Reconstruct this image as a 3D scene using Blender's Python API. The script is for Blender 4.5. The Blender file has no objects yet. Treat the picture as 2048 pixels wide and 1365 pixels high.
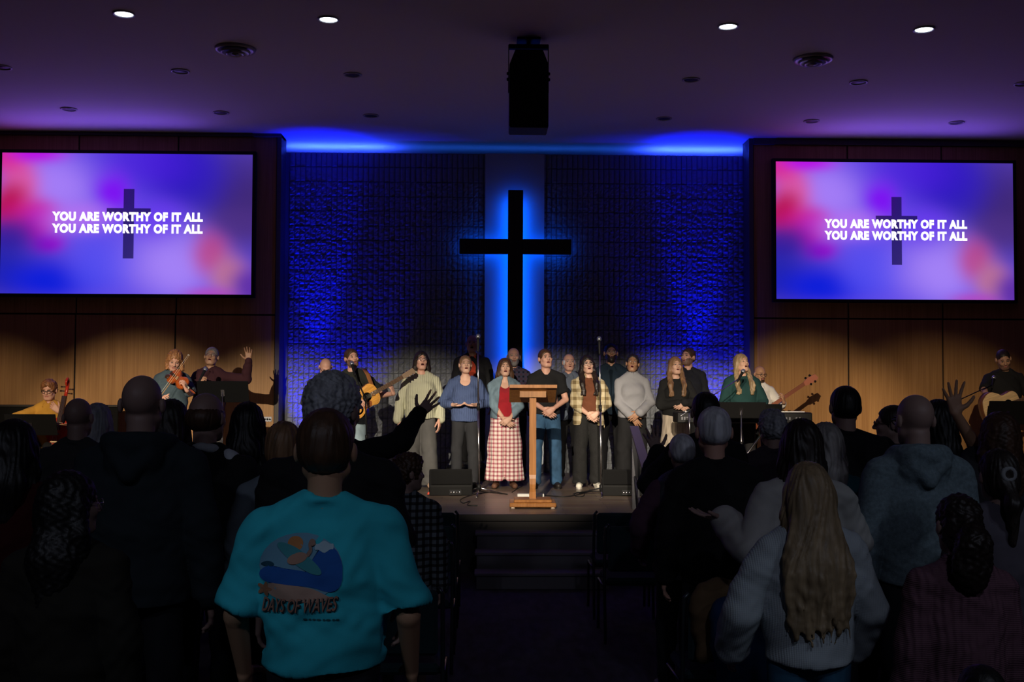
import bpy, math, random
import numpy as np
from mathutils import Vector, Matrix, Quaternion
from mathutils.bvhtree import BVHTree
R = math.radians
S = bpy.context.scene
COL = S.collection

# ---------------------------------------------------------------- camera
FPX = 2200.0
CAM_Z = 1.93
cd = bpy.data.cameras.new('camera'); cam = bpy.data.objects.new('camera', cd); COL.objects.link(cam)
cd.sensor_width = 36.0; cd.lens = FPX / 2048 * 36.0; cd.clip_end = 100
YAW, PITCH, ROLL = 1.40, 2.02, 0.22
CM = Matrix.Rotation(R(-YAW), 4, 'Z') @ Matrix.Rotation(R(90 + PITCH), 4, 'X') @ Matrix.Rotation(R(ROLL), 4, 'Z')
CM.translation = (0, 0, CAM_Z)
cam.matrix_world = CM
S.camera = cam

# ---------------------------------------------------------------- world, view, lights
w = bpy.data.worlds.new('world'); S.world = w; w.use_nodes = True
w.node_tree.nodes['Background'].inputs[0].default_value = (0.3, 0.45, 0.8, 1)
w.node_tree.nodes['Background'].inputs[1].default_value = 0.0
S.view_settings.view_transform = 'Standard'
S.view_settings.look = 'None'
S.view_settings.gamma = 1.0
S.view_settings.use_curve_mapping = False
S.view_settings.exposure = 0.0

CEIL = 5.43; STAGE = 0.58; EDGE = 11.07; WOODY = 15.7; BRICKY = 16.05

def aim(o, target):
    d = Vector(target) - o.location
    o.rotation_euler = d.to_track_quat('-Z', 'Y').to_euler()

def spot(loc, target, power, color, angle, blend=0.4, radius=0.05):
    l = bpy.data.lights.new('spot_light', 'SPOT'); l.energy = power; l.color = color
    l.spot_size = R(angle); l.spot_blend = blend; l.shadow_soft_size = radius
    o = bpy.data.objects.new('spot_light', l); COL.objects.link(o); o.location = loc; aim(o, target)
    return o

WARM = (1.0, 0.80, 0.56)
# front-of-house profile spots on the ceiling bar above and behind the camera: (lamp x, aimed at x, power)
NEUTRAL = (1.0, 0.86, 0.68)
for lx, tx, pw, zt, col in [(-5.6, -7.0, 2800, .86, WARM), (-4.6, -4.9, 5600, .92, WARM), (-4.0, -2.9, 6400, .76, NEUTRAL), (-2.6, -1.1, 7400, .74, NEUTRAL), (-1.2, .9, 8800, .73, NEUTRAL),
                            (0.4, 2.6, 7800, .74, NEUTRAL), (-.6, 4.4, 5600, .88, WARM), (0.8, 6.3, 2800, .86, WARM)]:
    spot((lx, -0.5, 5.1), (tx, 15.0, zt), pw, col, 13.3, 0.75, 0.03)
# blue uplights on the stage floor at both ends of the brick wall, and LED tape above it
BLUE = (0.0, 0.006, 1.0)
for ux in (-2.30, 3.22):
    spot((ux, 15.45, STAGE + 0.12), (ux, 16.05, STAGE + 1.3), 330, BLUE, 70, 0.7, 0.04)
    spot((ux - .12, 15.50, STAGE + 0.12), (ux - .12, 16.02, STAGE + 4.4), 1150, BLUE, 23, 0.7, 0.04)

def strip(loc, sx, sy, rot, power, color):
    l = bpy.data.lights.new('led_or_fill_strip', 'AREA'); l.shape = 'RECTANGLE'; l.size = sx; l.size_y = sy
    l.energy = power; l.color = color; l.spread = R(170)
    o = bpy.data.objects.new('led_or_fill_strip', l); COL.objects.link(o); o.location = loc; o.rotation_euler = rot
    return o
# cove lights behind the top of the brick wall, shining up
strip((-2.25, 16.5, 5.16), 1.5, 0.05, (R(180), 0, 0), 26, (0.02, 0.06, 1.0))
strip((3.2, 16.5, 5.16), 1.4, 0.05, (R(180), 0, 0), 26, (0.02, 0.06, 1.0))
strip((0.5, 16.5, 5.16), 4.2, 0.05, (R(180), 0, 0), 2.5, (0.02, 0.15, 1.0))
# house lights over the back of the audience: dim and cold
for dx in (-3.2, 1.2, 5.0):
    spot((dx, -1.4, 5.3), (dx * .9, 4.4, 0.9), 110, (0.72, 0.78, 1.0), 62, 1.0, 0.15)
# added unseen purple strips before the screens, boosting their glow on the ceiling
for bx in (-5.3, 5.9):
    o = strip((bx, 15.3, 4.75), 2.6, 0.06, (R(-132), 0, 0), 5.5, (0.24, 0.10, 1.0)); o.data.spread = R(130)
spot((-3.0, -1.8, 5.3), (-0.78, 3.5, 1.25), 60, (0.5, 0.8, 1.0), 14, 1.0, 0.1)  # added cool spot that brightens just the turquoise shirt
spot((4.2, -1.6, 5.3), (0.95, 3.6, 1.05), 85, (0.7, 0.85, 1.0), 14, 1.0, 0.1)  # added cool spot lifting the white knit sweater
spot((5.0, -0.2, 5.3), (2.2, 5.3, 1.35), 60, (0.7, 0.85, 1.0), 13, 1.0, 0.1)  # added cool spot lifting the grey hooded sweatshirt

# ---------------------------------------------------------------- pixel -> place on a plane of known depth
def at(px, py, Y):
    d = CM.to_3x3() @ Vector((px - 1024, -(py - 682.5), -FPX))
    t = Y / d.y
    return Vector((d.x * t, Y, CAM_Z + d.z * t))

# ---------------------------------------------------------------- helpers
def tag(o, label=None, cat=None, group=None, kind=None):
    if label: o['label'] = label
    if cat: o['category'] = cat
    if group: o['group'] = group
    if kind: o['kind'] = kind
    return o
def empty(name, loc=(0, 0, 0), rz=0.0):
    o = bpy.data.objects.new(name, None); COL.objects.link(o); o.location = loc; o.rotation_euler = (0, 0, rz)
    o.empty_display_size = .1
    return o
def thing(name, label, cat, loc=(0, 0, 0), rz=0.0, group=None):
    return tag(empty(name, loc, rz), label, cat, group)
def copy_tree(o, parent=None):
    c = o.copy(); COL.objects.link(c)
    if parent: c.parent = parent
    for ch in o.children: copy_tree(ch, c)
    return c

MATS = {}
def mat(name, color=(.5, .5, .5), rough=.8, metal=0.0, emit=None, estr=0.0, bump=None, vary=None, spec=.35, sheen=0):
    if name in MATS: return MATS[name]
    m = bpy.data.materials.new(name); m.use_nodes = True; MATS[name] = m
    nt = m.node_tree; b = nt.nodes['Principled BSDF']
    b.inputs['Base Color'].default_value = (*color, 1); b.inputs['Roughness'].default_value = rough
    b.inputs['Metallic'].default_value = metal; b.inputs['Specular IOR Level'].default_value = spec
    if sheen: b.inputs['Sheen Weight'].default_value = sheen
    if emit:
        b.inputs['Emission Color'].default_value = (*emit, 1); b.inputs['Emission Strength'].default_value = estr
    tc = nt.nodes.new('ShaderNodeTexCoord')
    if vary is not None:       # (scale, amount, (sx, sy, sz))
        mp = nt.nodes.new('ShaderNodeMapping'); mp.inputs['Scale'].default_value = vary[2] if len(vary) > 2 else (1, 1, 1)
        nz = nt.nodes.new('ShaderNodeTexNoise'); nz.inputs['Scale'].default_value = vary[0]; nz.inputs['Detail'].default_value = 5
        nt.links.new(tc.outputs['Object'], mp.inputs[0]); nt.links.new(mp.outputs[0], nz.inputs['Vector'])
        rp = nt.nodes.new('ShaderNodeMix'); rp.data_type = 'RGBA'
        a = vary[1]
        rp.inputs['A'].default_value = (*[c * (1 - a) for c in color], 1); rp.inputs['B'].default_value = (*[min(1, c * (1 + a)) for c in color], 1)
        st = nt.nodes.new('ShaderNodeMapRange'); st.inputs[1].default_value = .3; st.inputs[2].default_value = .7
        nt.links.new(nz.outputs['Fac'], st.inputs[0]); nt.links.new(st.outputs[0], rp.inputs['Factor'])
        nt.links.new(rp.outputs['Result'], b.inputs['Base Color'])
    if bump:                   # (scale, strength, distance, (sx, sy, sz))
        mp = nt.nodes.new('ShaderNodeMapping'); mp.inputs['Scale'].default_value = bump[3] if len(bump) > 3 else (1, 1, 1)
        nz = nt.nodes.new('ShaderNodeTexNoise'); nz.inputs['Scale'].default_value = bump[0]; nz.inputs['Detail'].default_value = 4
        bp = nt.nodes.new('ShaderNodeBump'); bp.inputs['Strength'].default_value = bump[1]; bp.inputs['Distance'].default_value = bump[2]
        nt.links.new(tc.outputs['Object'], mp.inputs[0]); nt.links.new(mp.outputs[0], nz.inputs['Vector'])
        nt.links.new(nz.outputs['Fac'], bp.inputs['Height']); nt.links.new(bp.outputs[0], b.inputs['Normal'])
    return m

class MB:
    """collects shapes into one mesh"""
    def __init__(s): s.v = []; s.f = []; s.sm = []
    def _add(s, v, f, M=None, smooth=False):
        o = len(s.v)
        for p in v:
            p = Vector(p)
            s.v.append(M @ p if M is not None else p)
        for q in f: s.f.append([o + i for i in q]); s.sm.append(smooth)
        return s
    def box(s, lo, hi, M=None, bev=0.0):
        x0, y0, z0 = lo; x1, y1, z1 = hi
        if bev <= 0:
            v = [(x0,y0,z0),(x1,y0,z0),(x1,y1,z0),(x0,y1,z0),(x0,y0,z1),(x1,y0,z1),(x1,y1,z1),(x0,y1,z1)]
            f = [(0,3,2,1),(4,5,6,7),(0,1,5,4),(1,2,6,5),(2,3,7,6),(3,0,4,7)]
            return s._add(v, f, M)
        b = bev; v = []; f = []
        for sx, X in ((-1, (x0, x1)), ):
            pass
        idx = {}
        for i, (X, dx) in enumerate(((x0, 1), (x1, -1))):
            for j, (Y, dy) in enumerate(((y0, 1), (y1, -1))):
                for k, (Z, dz) in enumerate(((z0, 1), (z1, -1))):
                    idx[i, j, k] = len(v)
                    v += [(X, Y + dy*b, Z + dz*b), (X + dx*b, Y, Z + dz*b), (X + dx*b, Y + dy*b, Z)]
        def q(*c): f.append([idx[c_[0]] + c_[1] for c_ in c])
        for i in (0, 1):
            a = [((i,0,0),0), ((i,1,0),0), ((i,1,1),0), ((i,0,1),0)]; q(*(a if i else a[::-1]))
            a = [((0,i,0),1), ((1,i,0),1), ((1,i,1),1), ((0,i,1),1)]; q(*(a[::-1] if i else a))
            a = [((0,0,i),2), ((1,0,i),2), ((1,1,i),2), ((0,1,i),2)]; q(*(a if i else a[::-1]))
        for i in (0, 1):
            for j in (0, 1):
                a = [((i,j,0),0), ((i,j,0),1), ((i,j,1),1), ((i,j,1),0)]; q(*(a if (i+j) % 2 else a[::-1]))
                a = [((i,0,j),0), ((i,0,j),2), ((i,1,j),2), ((i,1,j),0)]; q(*(a[::-1] if (i+j) % 2 else a))
                a = [((0,i,j),1), ((0,i,j),2), ((1,i,j),2), ((1,i,j),1)]; q(*(a if (i+j) % 2 else a[::-1]))
        for i in (0, 1):
            for j in (0, 1):
                for k in (0, 1):
                    a = [((i,j,k),0), ((i,j,k),1), ((i,j,k),2)]; q(*(a if (i+j+k) % 2 else a[::-1]))
        return s._add(v, f, M)
    def tube(s, pts, r, n=10, closed=False, cap=True, flat=1.0):
        pts = [Vector(p) for p in pts]; m = len(pts)
        rr = r if isinstance(r, (list, tuple)) else [r] * m
        up = None; v = []
        for i, p in enumerate(pts):
            if closed: t = pts[(i+1) % m] - pts[i-1]
            else: t = pts[min(i+1, m-1)] - pts[max(i-1, 0)]
            if t.length < 1e-9: t = Vector((0, 0, 1))
            t.normalize()
            if up is None:
                up = Vector((0, 0, 1)) if abs(t.z) < .9 else Vector((0, 1, 0))
            a = t.cross(up)
            if a.length < 1e-4: a = t.cross(Vector((1, 0, 0)))
            a.normalize(); bb = a.cross(t).normalized(); up = bb
            for k in range(n):
                an = 2*math.pi*k/n
                v.append(p + a*math.cos(an)*rr[i] + bb*math.sin(an)*rr[i]*flat)
        f = []
        for i in range(m if closed else m-1):
            for k in range(n):
                j = (i+1) % m
                f.append((i*n+k, i*n+(k+1) % n, j*n+(k+1) % n, j*n+k))
        if cap and not closed:
            f.append(list(range(n))[::-1]); f.append([(m-1)*n+k for k in range(n)])
        return s._add(v, f, None, True)
    def lathe(s, prof, c=(0, 0, 0), n=24, M=None, smooth=True):
        """prof: (r, z) list, closed top and bottom if r>0"""
        v = []; f = []; c = Vector(c)
        for r, z in prof:
            for k in range(n):
                an = 2*math.pi*k/n; v.append(c + Vector((r*math.cos(an), r*math.sin(an), z)))
        for i in range(len(prof)-1):
            for k in range(n): f.append((i*n+k, i*n+(k+1) % n, (i+1)*n+(k+1) % n, (i+1)*n+k))
        if prof[0][0] > 1e-5: f.append(list(range(n))[::-1])
        if prof[-1][0] > 1e-5: f.append([(len(prof)-1)*n+k for k in range(n)])
        return s._add(v, f, M, smooth)
    def ball(s, c, r, n=14, M=None):
        r = r if isinstance(r, (list, tuple)) else (r, r, r)
        T = Matrix.Translation(c) @ Matrix.Diagonal((*r, 1))
        if M is not None: T = M @ T
        pr = [(math.sin(math.pi*i/n) + (1e-6 if i in (0, n) else 0), -math.cos(math.pi*i/n)) for i in range(n+1)]
        return s.lathe(pr, n=n*2, M=T)
    def prism(s, outline, thick, M=None, smooth=False):
        """outline in xz, extruded along y by +-thick/2"""
        n = len(outline)
        v = [(x, -thick/2, z) for x, z in outline] + [(x, thick/2, z) for x, z in outline]
        f = [list(range(n)), [2*n-1-i for i in range(n)]] + [(i, i+n, (i+1) % n + n, (i+1) % n) for i in range(n)]
        return s._add(v, f, M, smooth)
    def build(s, name, m, parent=None, loc=None):
        me = bpy.data.meshes.new(name); me.from_pydata([tuple(p) for p in s.v], [], s.f)
        me.polygons.foreach_set('use_smooth', s.sm); me.update()
        if m: me.materials.append(m)
        o = bpy.data.objects.new(name, me); COL.objects.link(o)
        if parent: o.parent = parent
        if loc: o.location = loc
        return o
def struct(o): o['kind'] = 'structure'; return o
def fix_normals(o):
    import bmesh
    bm = bmesh.new(); bm.from_mesh(o.data); bmesh.ops.recalc_face_normals(bm, faces=bm.faces); bm.to_mesh(o.data); bm.free(); return o
def text_mesh(name, body, size, m, parent=None, extrude=0.004, bold=0.0, shear=0.0, spacing=1.0, align='CENTER', spl=1.0):
    c = bpy.data.curves.new('lettering', 'FONT'); c.body = body; c.size = size; c.extrude = extrude; c.offset = bold; c.shear = shear
    c.space_character = spacing; c.align_x = align; c.space_line = spl; c.resolution_u = 4
    t = bpy.data.objects.new('lettering', c); COL.objects.link(t); bpy.context.view_layer.update()
    me = bpy.data.meshes.new_from_object(t.evaluated_get(bpy.context.evaluated_depsgraph_get())); me.materials.clear()
    bpy.data.objects.remove(t); me.materials.append(m)
    o = bpy.data.objects.new(name, me); COL.objects.link(o)
    if parent: o.parent = parent
    return o

# ---------------------------------------------------------------- setting
def wood_mat(name, c1, c2, rough=.5, grain=(60, 60, 1.2), bumpy=.15):
    m = bpy.data.materials.new(name); m.use_nodes = True; nt = m.node_tree; b = nt.nodes['Principled BSDF']
    tc = nt.nodes.new('ShaderNodeTexCoord'); mp = nt.nodes.new('ShaderNodeMapping'); mp.inputs['Scale'].default_value = grain
    nz = nt.nodes.new('ShaderNodeTexNoise'); nz.inputs['Scale'].default_value = 1.0; nz.inputs['Detail'].default_value = 6
    n2 = nt.nodes.new('ShaderNodeTexNoise'); n2.inputs['Scale'].default_value = .18; n2.inputs['Detail'].default_value = 3
    mx = nt.nodes.new('ShaderNodeMix'); mx.data_type = 'RGBA'; mx.inputs['A'].default_value = (*c1, 1); mx.inputs['B'].default_value = (*c2, 1)
    ad = nt.nodes.new('ShaderNodeMath'); ad.operation = 'MULTIPLY_ADD'; ad.inputs[1].default_value = .6
    mr = nt.nodes.new('ShaderNodeMapRange'); mr.inputs[1].default_value = .55; mr.inputs[2].default_value = 1.05
    nt.links.new(tc.outputs['Object'], mp.inputs[0]); nt.links.new(mp.outputs[0], nz.inputs['Vector']); nt.links.new(mp.outputs[0], n2.inputs['Vector'])
    nt.links.new(n2.outputs['Fac'], ad.inputs[0]); nt.links.new(nz.outputs['Fac'], ad.inputs[2]); nt.links.new(ad.outputs[0], mr.inputs[0])
    nt.links.new(mr.outputs[0], mx.inputs['Factor']); nt.links.new(mx.outputs['Result'], b.inputs['Base Color'])
    b.inputs['Roughness'].default_value = rough; b.inputs['Specular IOR Level'].default_value = .3
    bp = nt.nodes.new('ShaderNodeBump'); bp.inputs['Strength'].default_value = bumpy; bp.inputs['Distance'].default_value = .001
    nt.links.new(nz.outputs['Fac'], bp.inputs['Height']); nt.links.new(bp.outputs[0], b.inputs['Normal'])
    MATS[name] = m
    return m
WOOD_WALL = wood_mat('wall_veneer', (.34, .165, .055), (.50, .27, .10))
OAK = wood_mat('oak', (.27, .105, .026), (.44, .19, .055), .35, (40, 40, 2.0))
DARKGAP = mat('dark_gap', (.012, .01, .01), .8)
PLASTER = mat('ceiling_plaster', (.72, .66, .68), .9, bump=(90, .15, .002))
WHITE_PANEL = mat('smooth_painted_panel', (.45, .5, .55), .75)
BRICK = mat('painted_split_brick', (.20, .215, .23), .55, bump=(60, .5, .004), spec=.5)
CARPET = mat('carpet', (.05, .042, .06), .95, bump=(300, .6, .004), vary=(14, .4, (1, .3, 1)))
BLACK = mat('black_paint', (.006, .006, .006), .7, spec=.1)
BLACKM = mat('black_metal', (.014, .014, .015), .5, .3, spec=.15)
CHROME = mat('chrome', (.6, .6, .62), .22, 1.0)
STEPM = mat('step_edge_carpet', (.16, .145, .16), .9, bump=(200, .5, .003))

fl = MB().box((-9, -4, -.1), (9, EDGE, 0)).box((-9, EDGE, -.1), (9, 18, 0)).build('floor', CARPET); struct(fl)
ce = MB().box((-9, -4, CEIL), (9, 18.5, CEIL + .1)).build('ceiling', PLASTER); struct(ce)
DARKWALL = mat('dark_side_wall', (.06, .055, .055), .9)
struct(MB().box((-9.1, -4, 0), (-9, 18, CEIL)).build('wall_left_side', DARKWALL))
struct(MB().box((9, -4, 0), (9.1, 18, CEIL)).build('wall_right_side', DARKWALL))
struct(MB().box((-9, -4.1, 0), (9, -4, CEIL)).build('wall_rear', DARKWALL))
struct(MB().box((-9, 17.9, 0), (9, 18, CEIL)).build('wall_behind_brick', mat('cove_wall', (.1, .1, .12), .9)))

# stage floor: dark laminated boards
def stage_mat():
    m = bpy.data.materials.new('stage_boards'); m.use_nodes = True; nt = m.node_tree; b = nt.nodes['Principled BSDF']
    tc = nt.nodes.new('ShaderNodeTexCoord'); br = nt.nodes.new('ShaderNodeTexBrick')
    br.inputs['Scale'].default_value = 1.0; br.inputs['Brick Width'].default_value = 1.3; br.inputs['Row Height'].default_value = .19
    br.inputs['Mortar Size'].default_value = .004; br.inputs['Color1'].default_value = (.12, .085, .062, 1); br.inputs['Color2'].default_value = (.19, .14, .105, 1)
    br.inputs['Mortar'].default_value = (.03, .02, .015, 1); br.offset = .37
    mp = nt.nodes.new('ShaderNodeMapping'); mp.inputs['Scale'].default_value = (1.5, 40, 1)
    nz = nt.nodes.new('ShaderNodeTexNoise'); nz.inputs['Scale'].default_value = 2.0
    mx = nt.nodes.new('ShaderNodeMix'); mx.data_type = 'RGBA'; mx.blend_type = 'OVERLAY'; mx.inputs['Factor'].default_value = .6
    nt.links.new(tc.outputs['Object'], br.inputs['Vector']); nt.links.new(tc.outputs['Object'], mp.inputs[0]); nt.links.new(mp.outputs[0], nz.inputs['Vector'])
    nt.links.new(br.outputs['Color'], mx.inputs['A']); nt.links.new(nz.outputs['Color'], mx.inputs['B'])
    nt.links.new(mx.outputs['Result'], b.inputs['Base Color']); b.inputs['Roughness'].default_value = .36
    return m
STAGEM = stage_mat()
st = MB().box((-9, EDGE + .02, STAGE - .03), (9, 18, STAGE)).build('floor_stage', STAGEM); struct(st)
sf = MB().box((-9, EDGE, 0), (9, EDGE + .1, STAGE - .032)).box((-9, EDGE - .03, STAGE - .06), (9, EDGE + .02, STAGE + .001)).build('trim_stage_front', mat('stage_front', (.03, .026, .025), .6)); struct(sf)
# recessed vent frames seen in the stage front below the lip
grm = mat('stage_front_frame', (.10, .095, .09), .7)
for gx0, gx1 in ((-.15, .42), (.55, 1.55)):
    pass
# steps
SX0, SX1 = -.05, 1.14
for i in range(3):
    z1 = STAGE - .145 * (i + 1); y1 = EDGE - .29 * i; y0 = EDGE - .29 * (i + 1)
    o = MB().box((SX0 - .02, y0 + .02, 0), (SX1 + .02, y1 - .03, z1 - .03)).box((SX0 - .04, y0, z1 - .03), (SX1 + .04, y1 - .03, z1), bev=.008).build('stage_step', STEPM)
    tag(o, ['dark carpeted top step just below the stage edge', 'dark carpeted middle step of the stage stairs', 'dark carpeted lowest step, next to the aisle floor'][i], 'step', 'steps up to the stage')

# brick wall: soldier stack bond of rough split bricks, real relief
def brick_wall():
    rnd = random.Random(4); np.random.seed(4)
    x_l, x_r = -2.86, 3.83; gapx = (at(970, 500, BRICKY).x, at(1088, 500, BRICKY).x)
    top = at(1024, 309, BRICKY).z
    bw, bh, mj = .0765, .2155, .009
    V = []; F = []
    nx, nz = 4, 11
    ncol = int((x_r - x_l) / bw) + 1; nrow = int(math.ceil((top - STAGE) / bh))
    for c in range(ncol):
        X0 = x_l + c*bw
        if X0 + bw > gapx[0] and X0 < gapx[1]:
            if X0 < gapx[0] - .02 or X0 + bw > gapx[1] + .02:
                pass
            else: continue
        for r in range(nrow):
            Z1 = top - r*bh; Z0 = max(Z1 - bh + mj, STAGE - .1)
            d0 = rnd.uniform(0, .008) if rnd.random() < .8 else rnd.uniform(.0, .014)
            rough = .010 if 2 <= r else .003
            o = len(V)
            ph = np.random.rand(3) * 6
            for k in range(nz):
                for i in range(nx):
                    u = i/(nx-1); v = k/(nz-1)
                    x = X0 + mj*.5 + u*(bw-mj); z = Z0 + v*(Z1-Z0)
                    e = .004 if (i in (0, nx-1) or k in (0, nz-1)) else 0
                    dd = rough*(math.sin(v*13+ph[0]+i*.7)*.35 + math.sin(v*24+ph[1])*.25 + rnd.uniform(-.55, .55))
                    V.append((x, BRICKY - .018 - d0 - dd + e*1.6, z))
            for k in range(nz-1):
                for i in range(nx-1):
                    a = o + k*nx + i; F.append((a, a+1, a+nx+1, a+nx))
            ring = [o + i for i in range(nx)] + [o + k*nx + nx-1 for k in range(1, nz)] + [o + (nz-1)*nx + i for i in range(nx-2, -1, -1)] + [o + k*nx for k in range(nz-2, 0, -1)]
            b0 = len(V)
            for q in ring: V.append((V[q][0], BRICKY + .01, V[q][2]))
            n = len(ring)
            for i in range(n): F.append((ring[(i+1) % n], ring[i], b0+i, b0+(i+1) % n))
    me = bpy.data.meshes.new('wall_back'); me.from_pydata(V, [], F); me.update(); me.materials.append(BRICK)
    o = bpy.data.objects.new('wall_back', me); COL.objects.link(o); struct(o)
    struct(MB().box((x_l - .1, BRICKY, 0), (x_r + .1, BRICKY + .15, top)).build('wall_back_mortar', mat('mortar', (.12, .125, .13), .9)))
    p = MB().box((gapx[0], BRICKY - .05, STAGE), (gapx[1], BRICKY + .12, top)).build('wall_back_panel', WHITE_PANEL); struct(p)
    return top
BTOP = brick_wall()

# veneered walls either side
def wood_side(side, x0, x1, joints_lo, joints_up, zmid):
    ztop = at(400 if side == 'left' else 1700, 268 if side == 'left' else 286, WOODY).z - .04
    m = MB()
    def run(z0, z1, js):
        xs = [x0] + js + [x1]
        for a, b in zip(xs[:-1], xs[1:]): m.box((a + .012, WOODY, z0), (b - .012, WOODY + .03, z1))
    run(STAGE, zmid - .012, joints_lo); run(zmid + .012, ztop, joints_up)
    struct(m.build('wall_' + side, WOOD_WALL))
    struct(MB().box((x0, WOODY + .025, 0), (x1, WOODY + .3, ztop + .01)).build('wall_%s_backing' % side, DARKGAP))
    # dark metal edge trim
    e = x1 if side == 'left' else x0; sgn = 1 if side == 'left' else -1
    struct(MB().box((min(e, e + sgn*.06), WOODY - .02, STAGE), (max(e, e + sgn*.06), BRICKY + .02, CEIL - .002)).build('trim_' + side, mat('corner_trim', (.10, .085, .07), .6)))
    struct(MB().box((x0, WOODY - .05, ztop), (x1 + (.06 if side == 'left' else 0), WOODY + .3, CEIL)).build('trim_top_' + side, mat('head_trim', (.10, .09, .09), .8)))
zm_l = at(300, 629, WOODY).z; zm_r = at(1750, 638, WOODY).z
gx = lambda px, y=640: at(px, y, WOODY).x
wood_side('left', -9, gx(551), [-8.2, gx(150, 700), gx(350, 700)], [-8.2, gx(152), gx(352)], zm_l)
wood_side('right', gx(1507), 9, [gx(1697, 700), gx(1886, 700), 8.4], [gx(1697), gx(1886), 8.4], zm_r)

# cross, backlit
CY = 15.74
def cross():
    t = thing('wooden_cross', 'large dark backlit cross hanging on the centre of the brick wall', 'cross')
    ca = at(1031, 492, CY); half = (at(1143, 492, CY).x - at(919, 492, CY).x)/2
    th = (at(1046, 400, CY).x - at(1016, 400, CY).x)/2
    zt = at(1031, 380, CY).z; zb = at(1031, 770, CY).z; za0 = at(1031, 508, CY).z; za1 = at(1031, 478, CY).z
    DK = wood_mat('dark_stained_wood', (.014, .009, .006), (.03, .018, .012), .6)
    MB().box((ca.x - th, CY, zb), (ca.x + th, CY + .09, zt), bev=.006).build('upright', DK, t)
    MB().box((ca.x - half, CY + .001, za0), (ca.x - th - .001, CY + .089, za1), bev=.006).build('cross_arm', DK, t)
    MB().box((ca.x + th + .001, CY + .001, za0), (ca.x + half, CY + .089, za1), bev=.006).build('cross_arm', DK, t)
    for z in (zb + .3, (za0 + za1)/2, zt - .3):
        MB().tube([(ca.x, CY + .085, z), (ca.x, BRICKY - .052, z)], .015).build('standoff', BLACKM, t)
    LB = (0.0, 0.095, 1.0)
    y = CY + .1
    rot = (R(90), 0, 0)   # faces +y (back onto the wall)
    for sx in (-1, 1):
        strip((ca.x + sx*(th - .02), y, (zt - .1 + zb)/2), .03, zt - .1 - zb, (R(90), 0, 0), 7.5, LB)
        strip((ca.x + sx*(half + th)/2, y, (za0 + za1)/2), half - th - .12, .1, (R(90), 0, 0), 1.6, LB)
cross()
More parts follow.
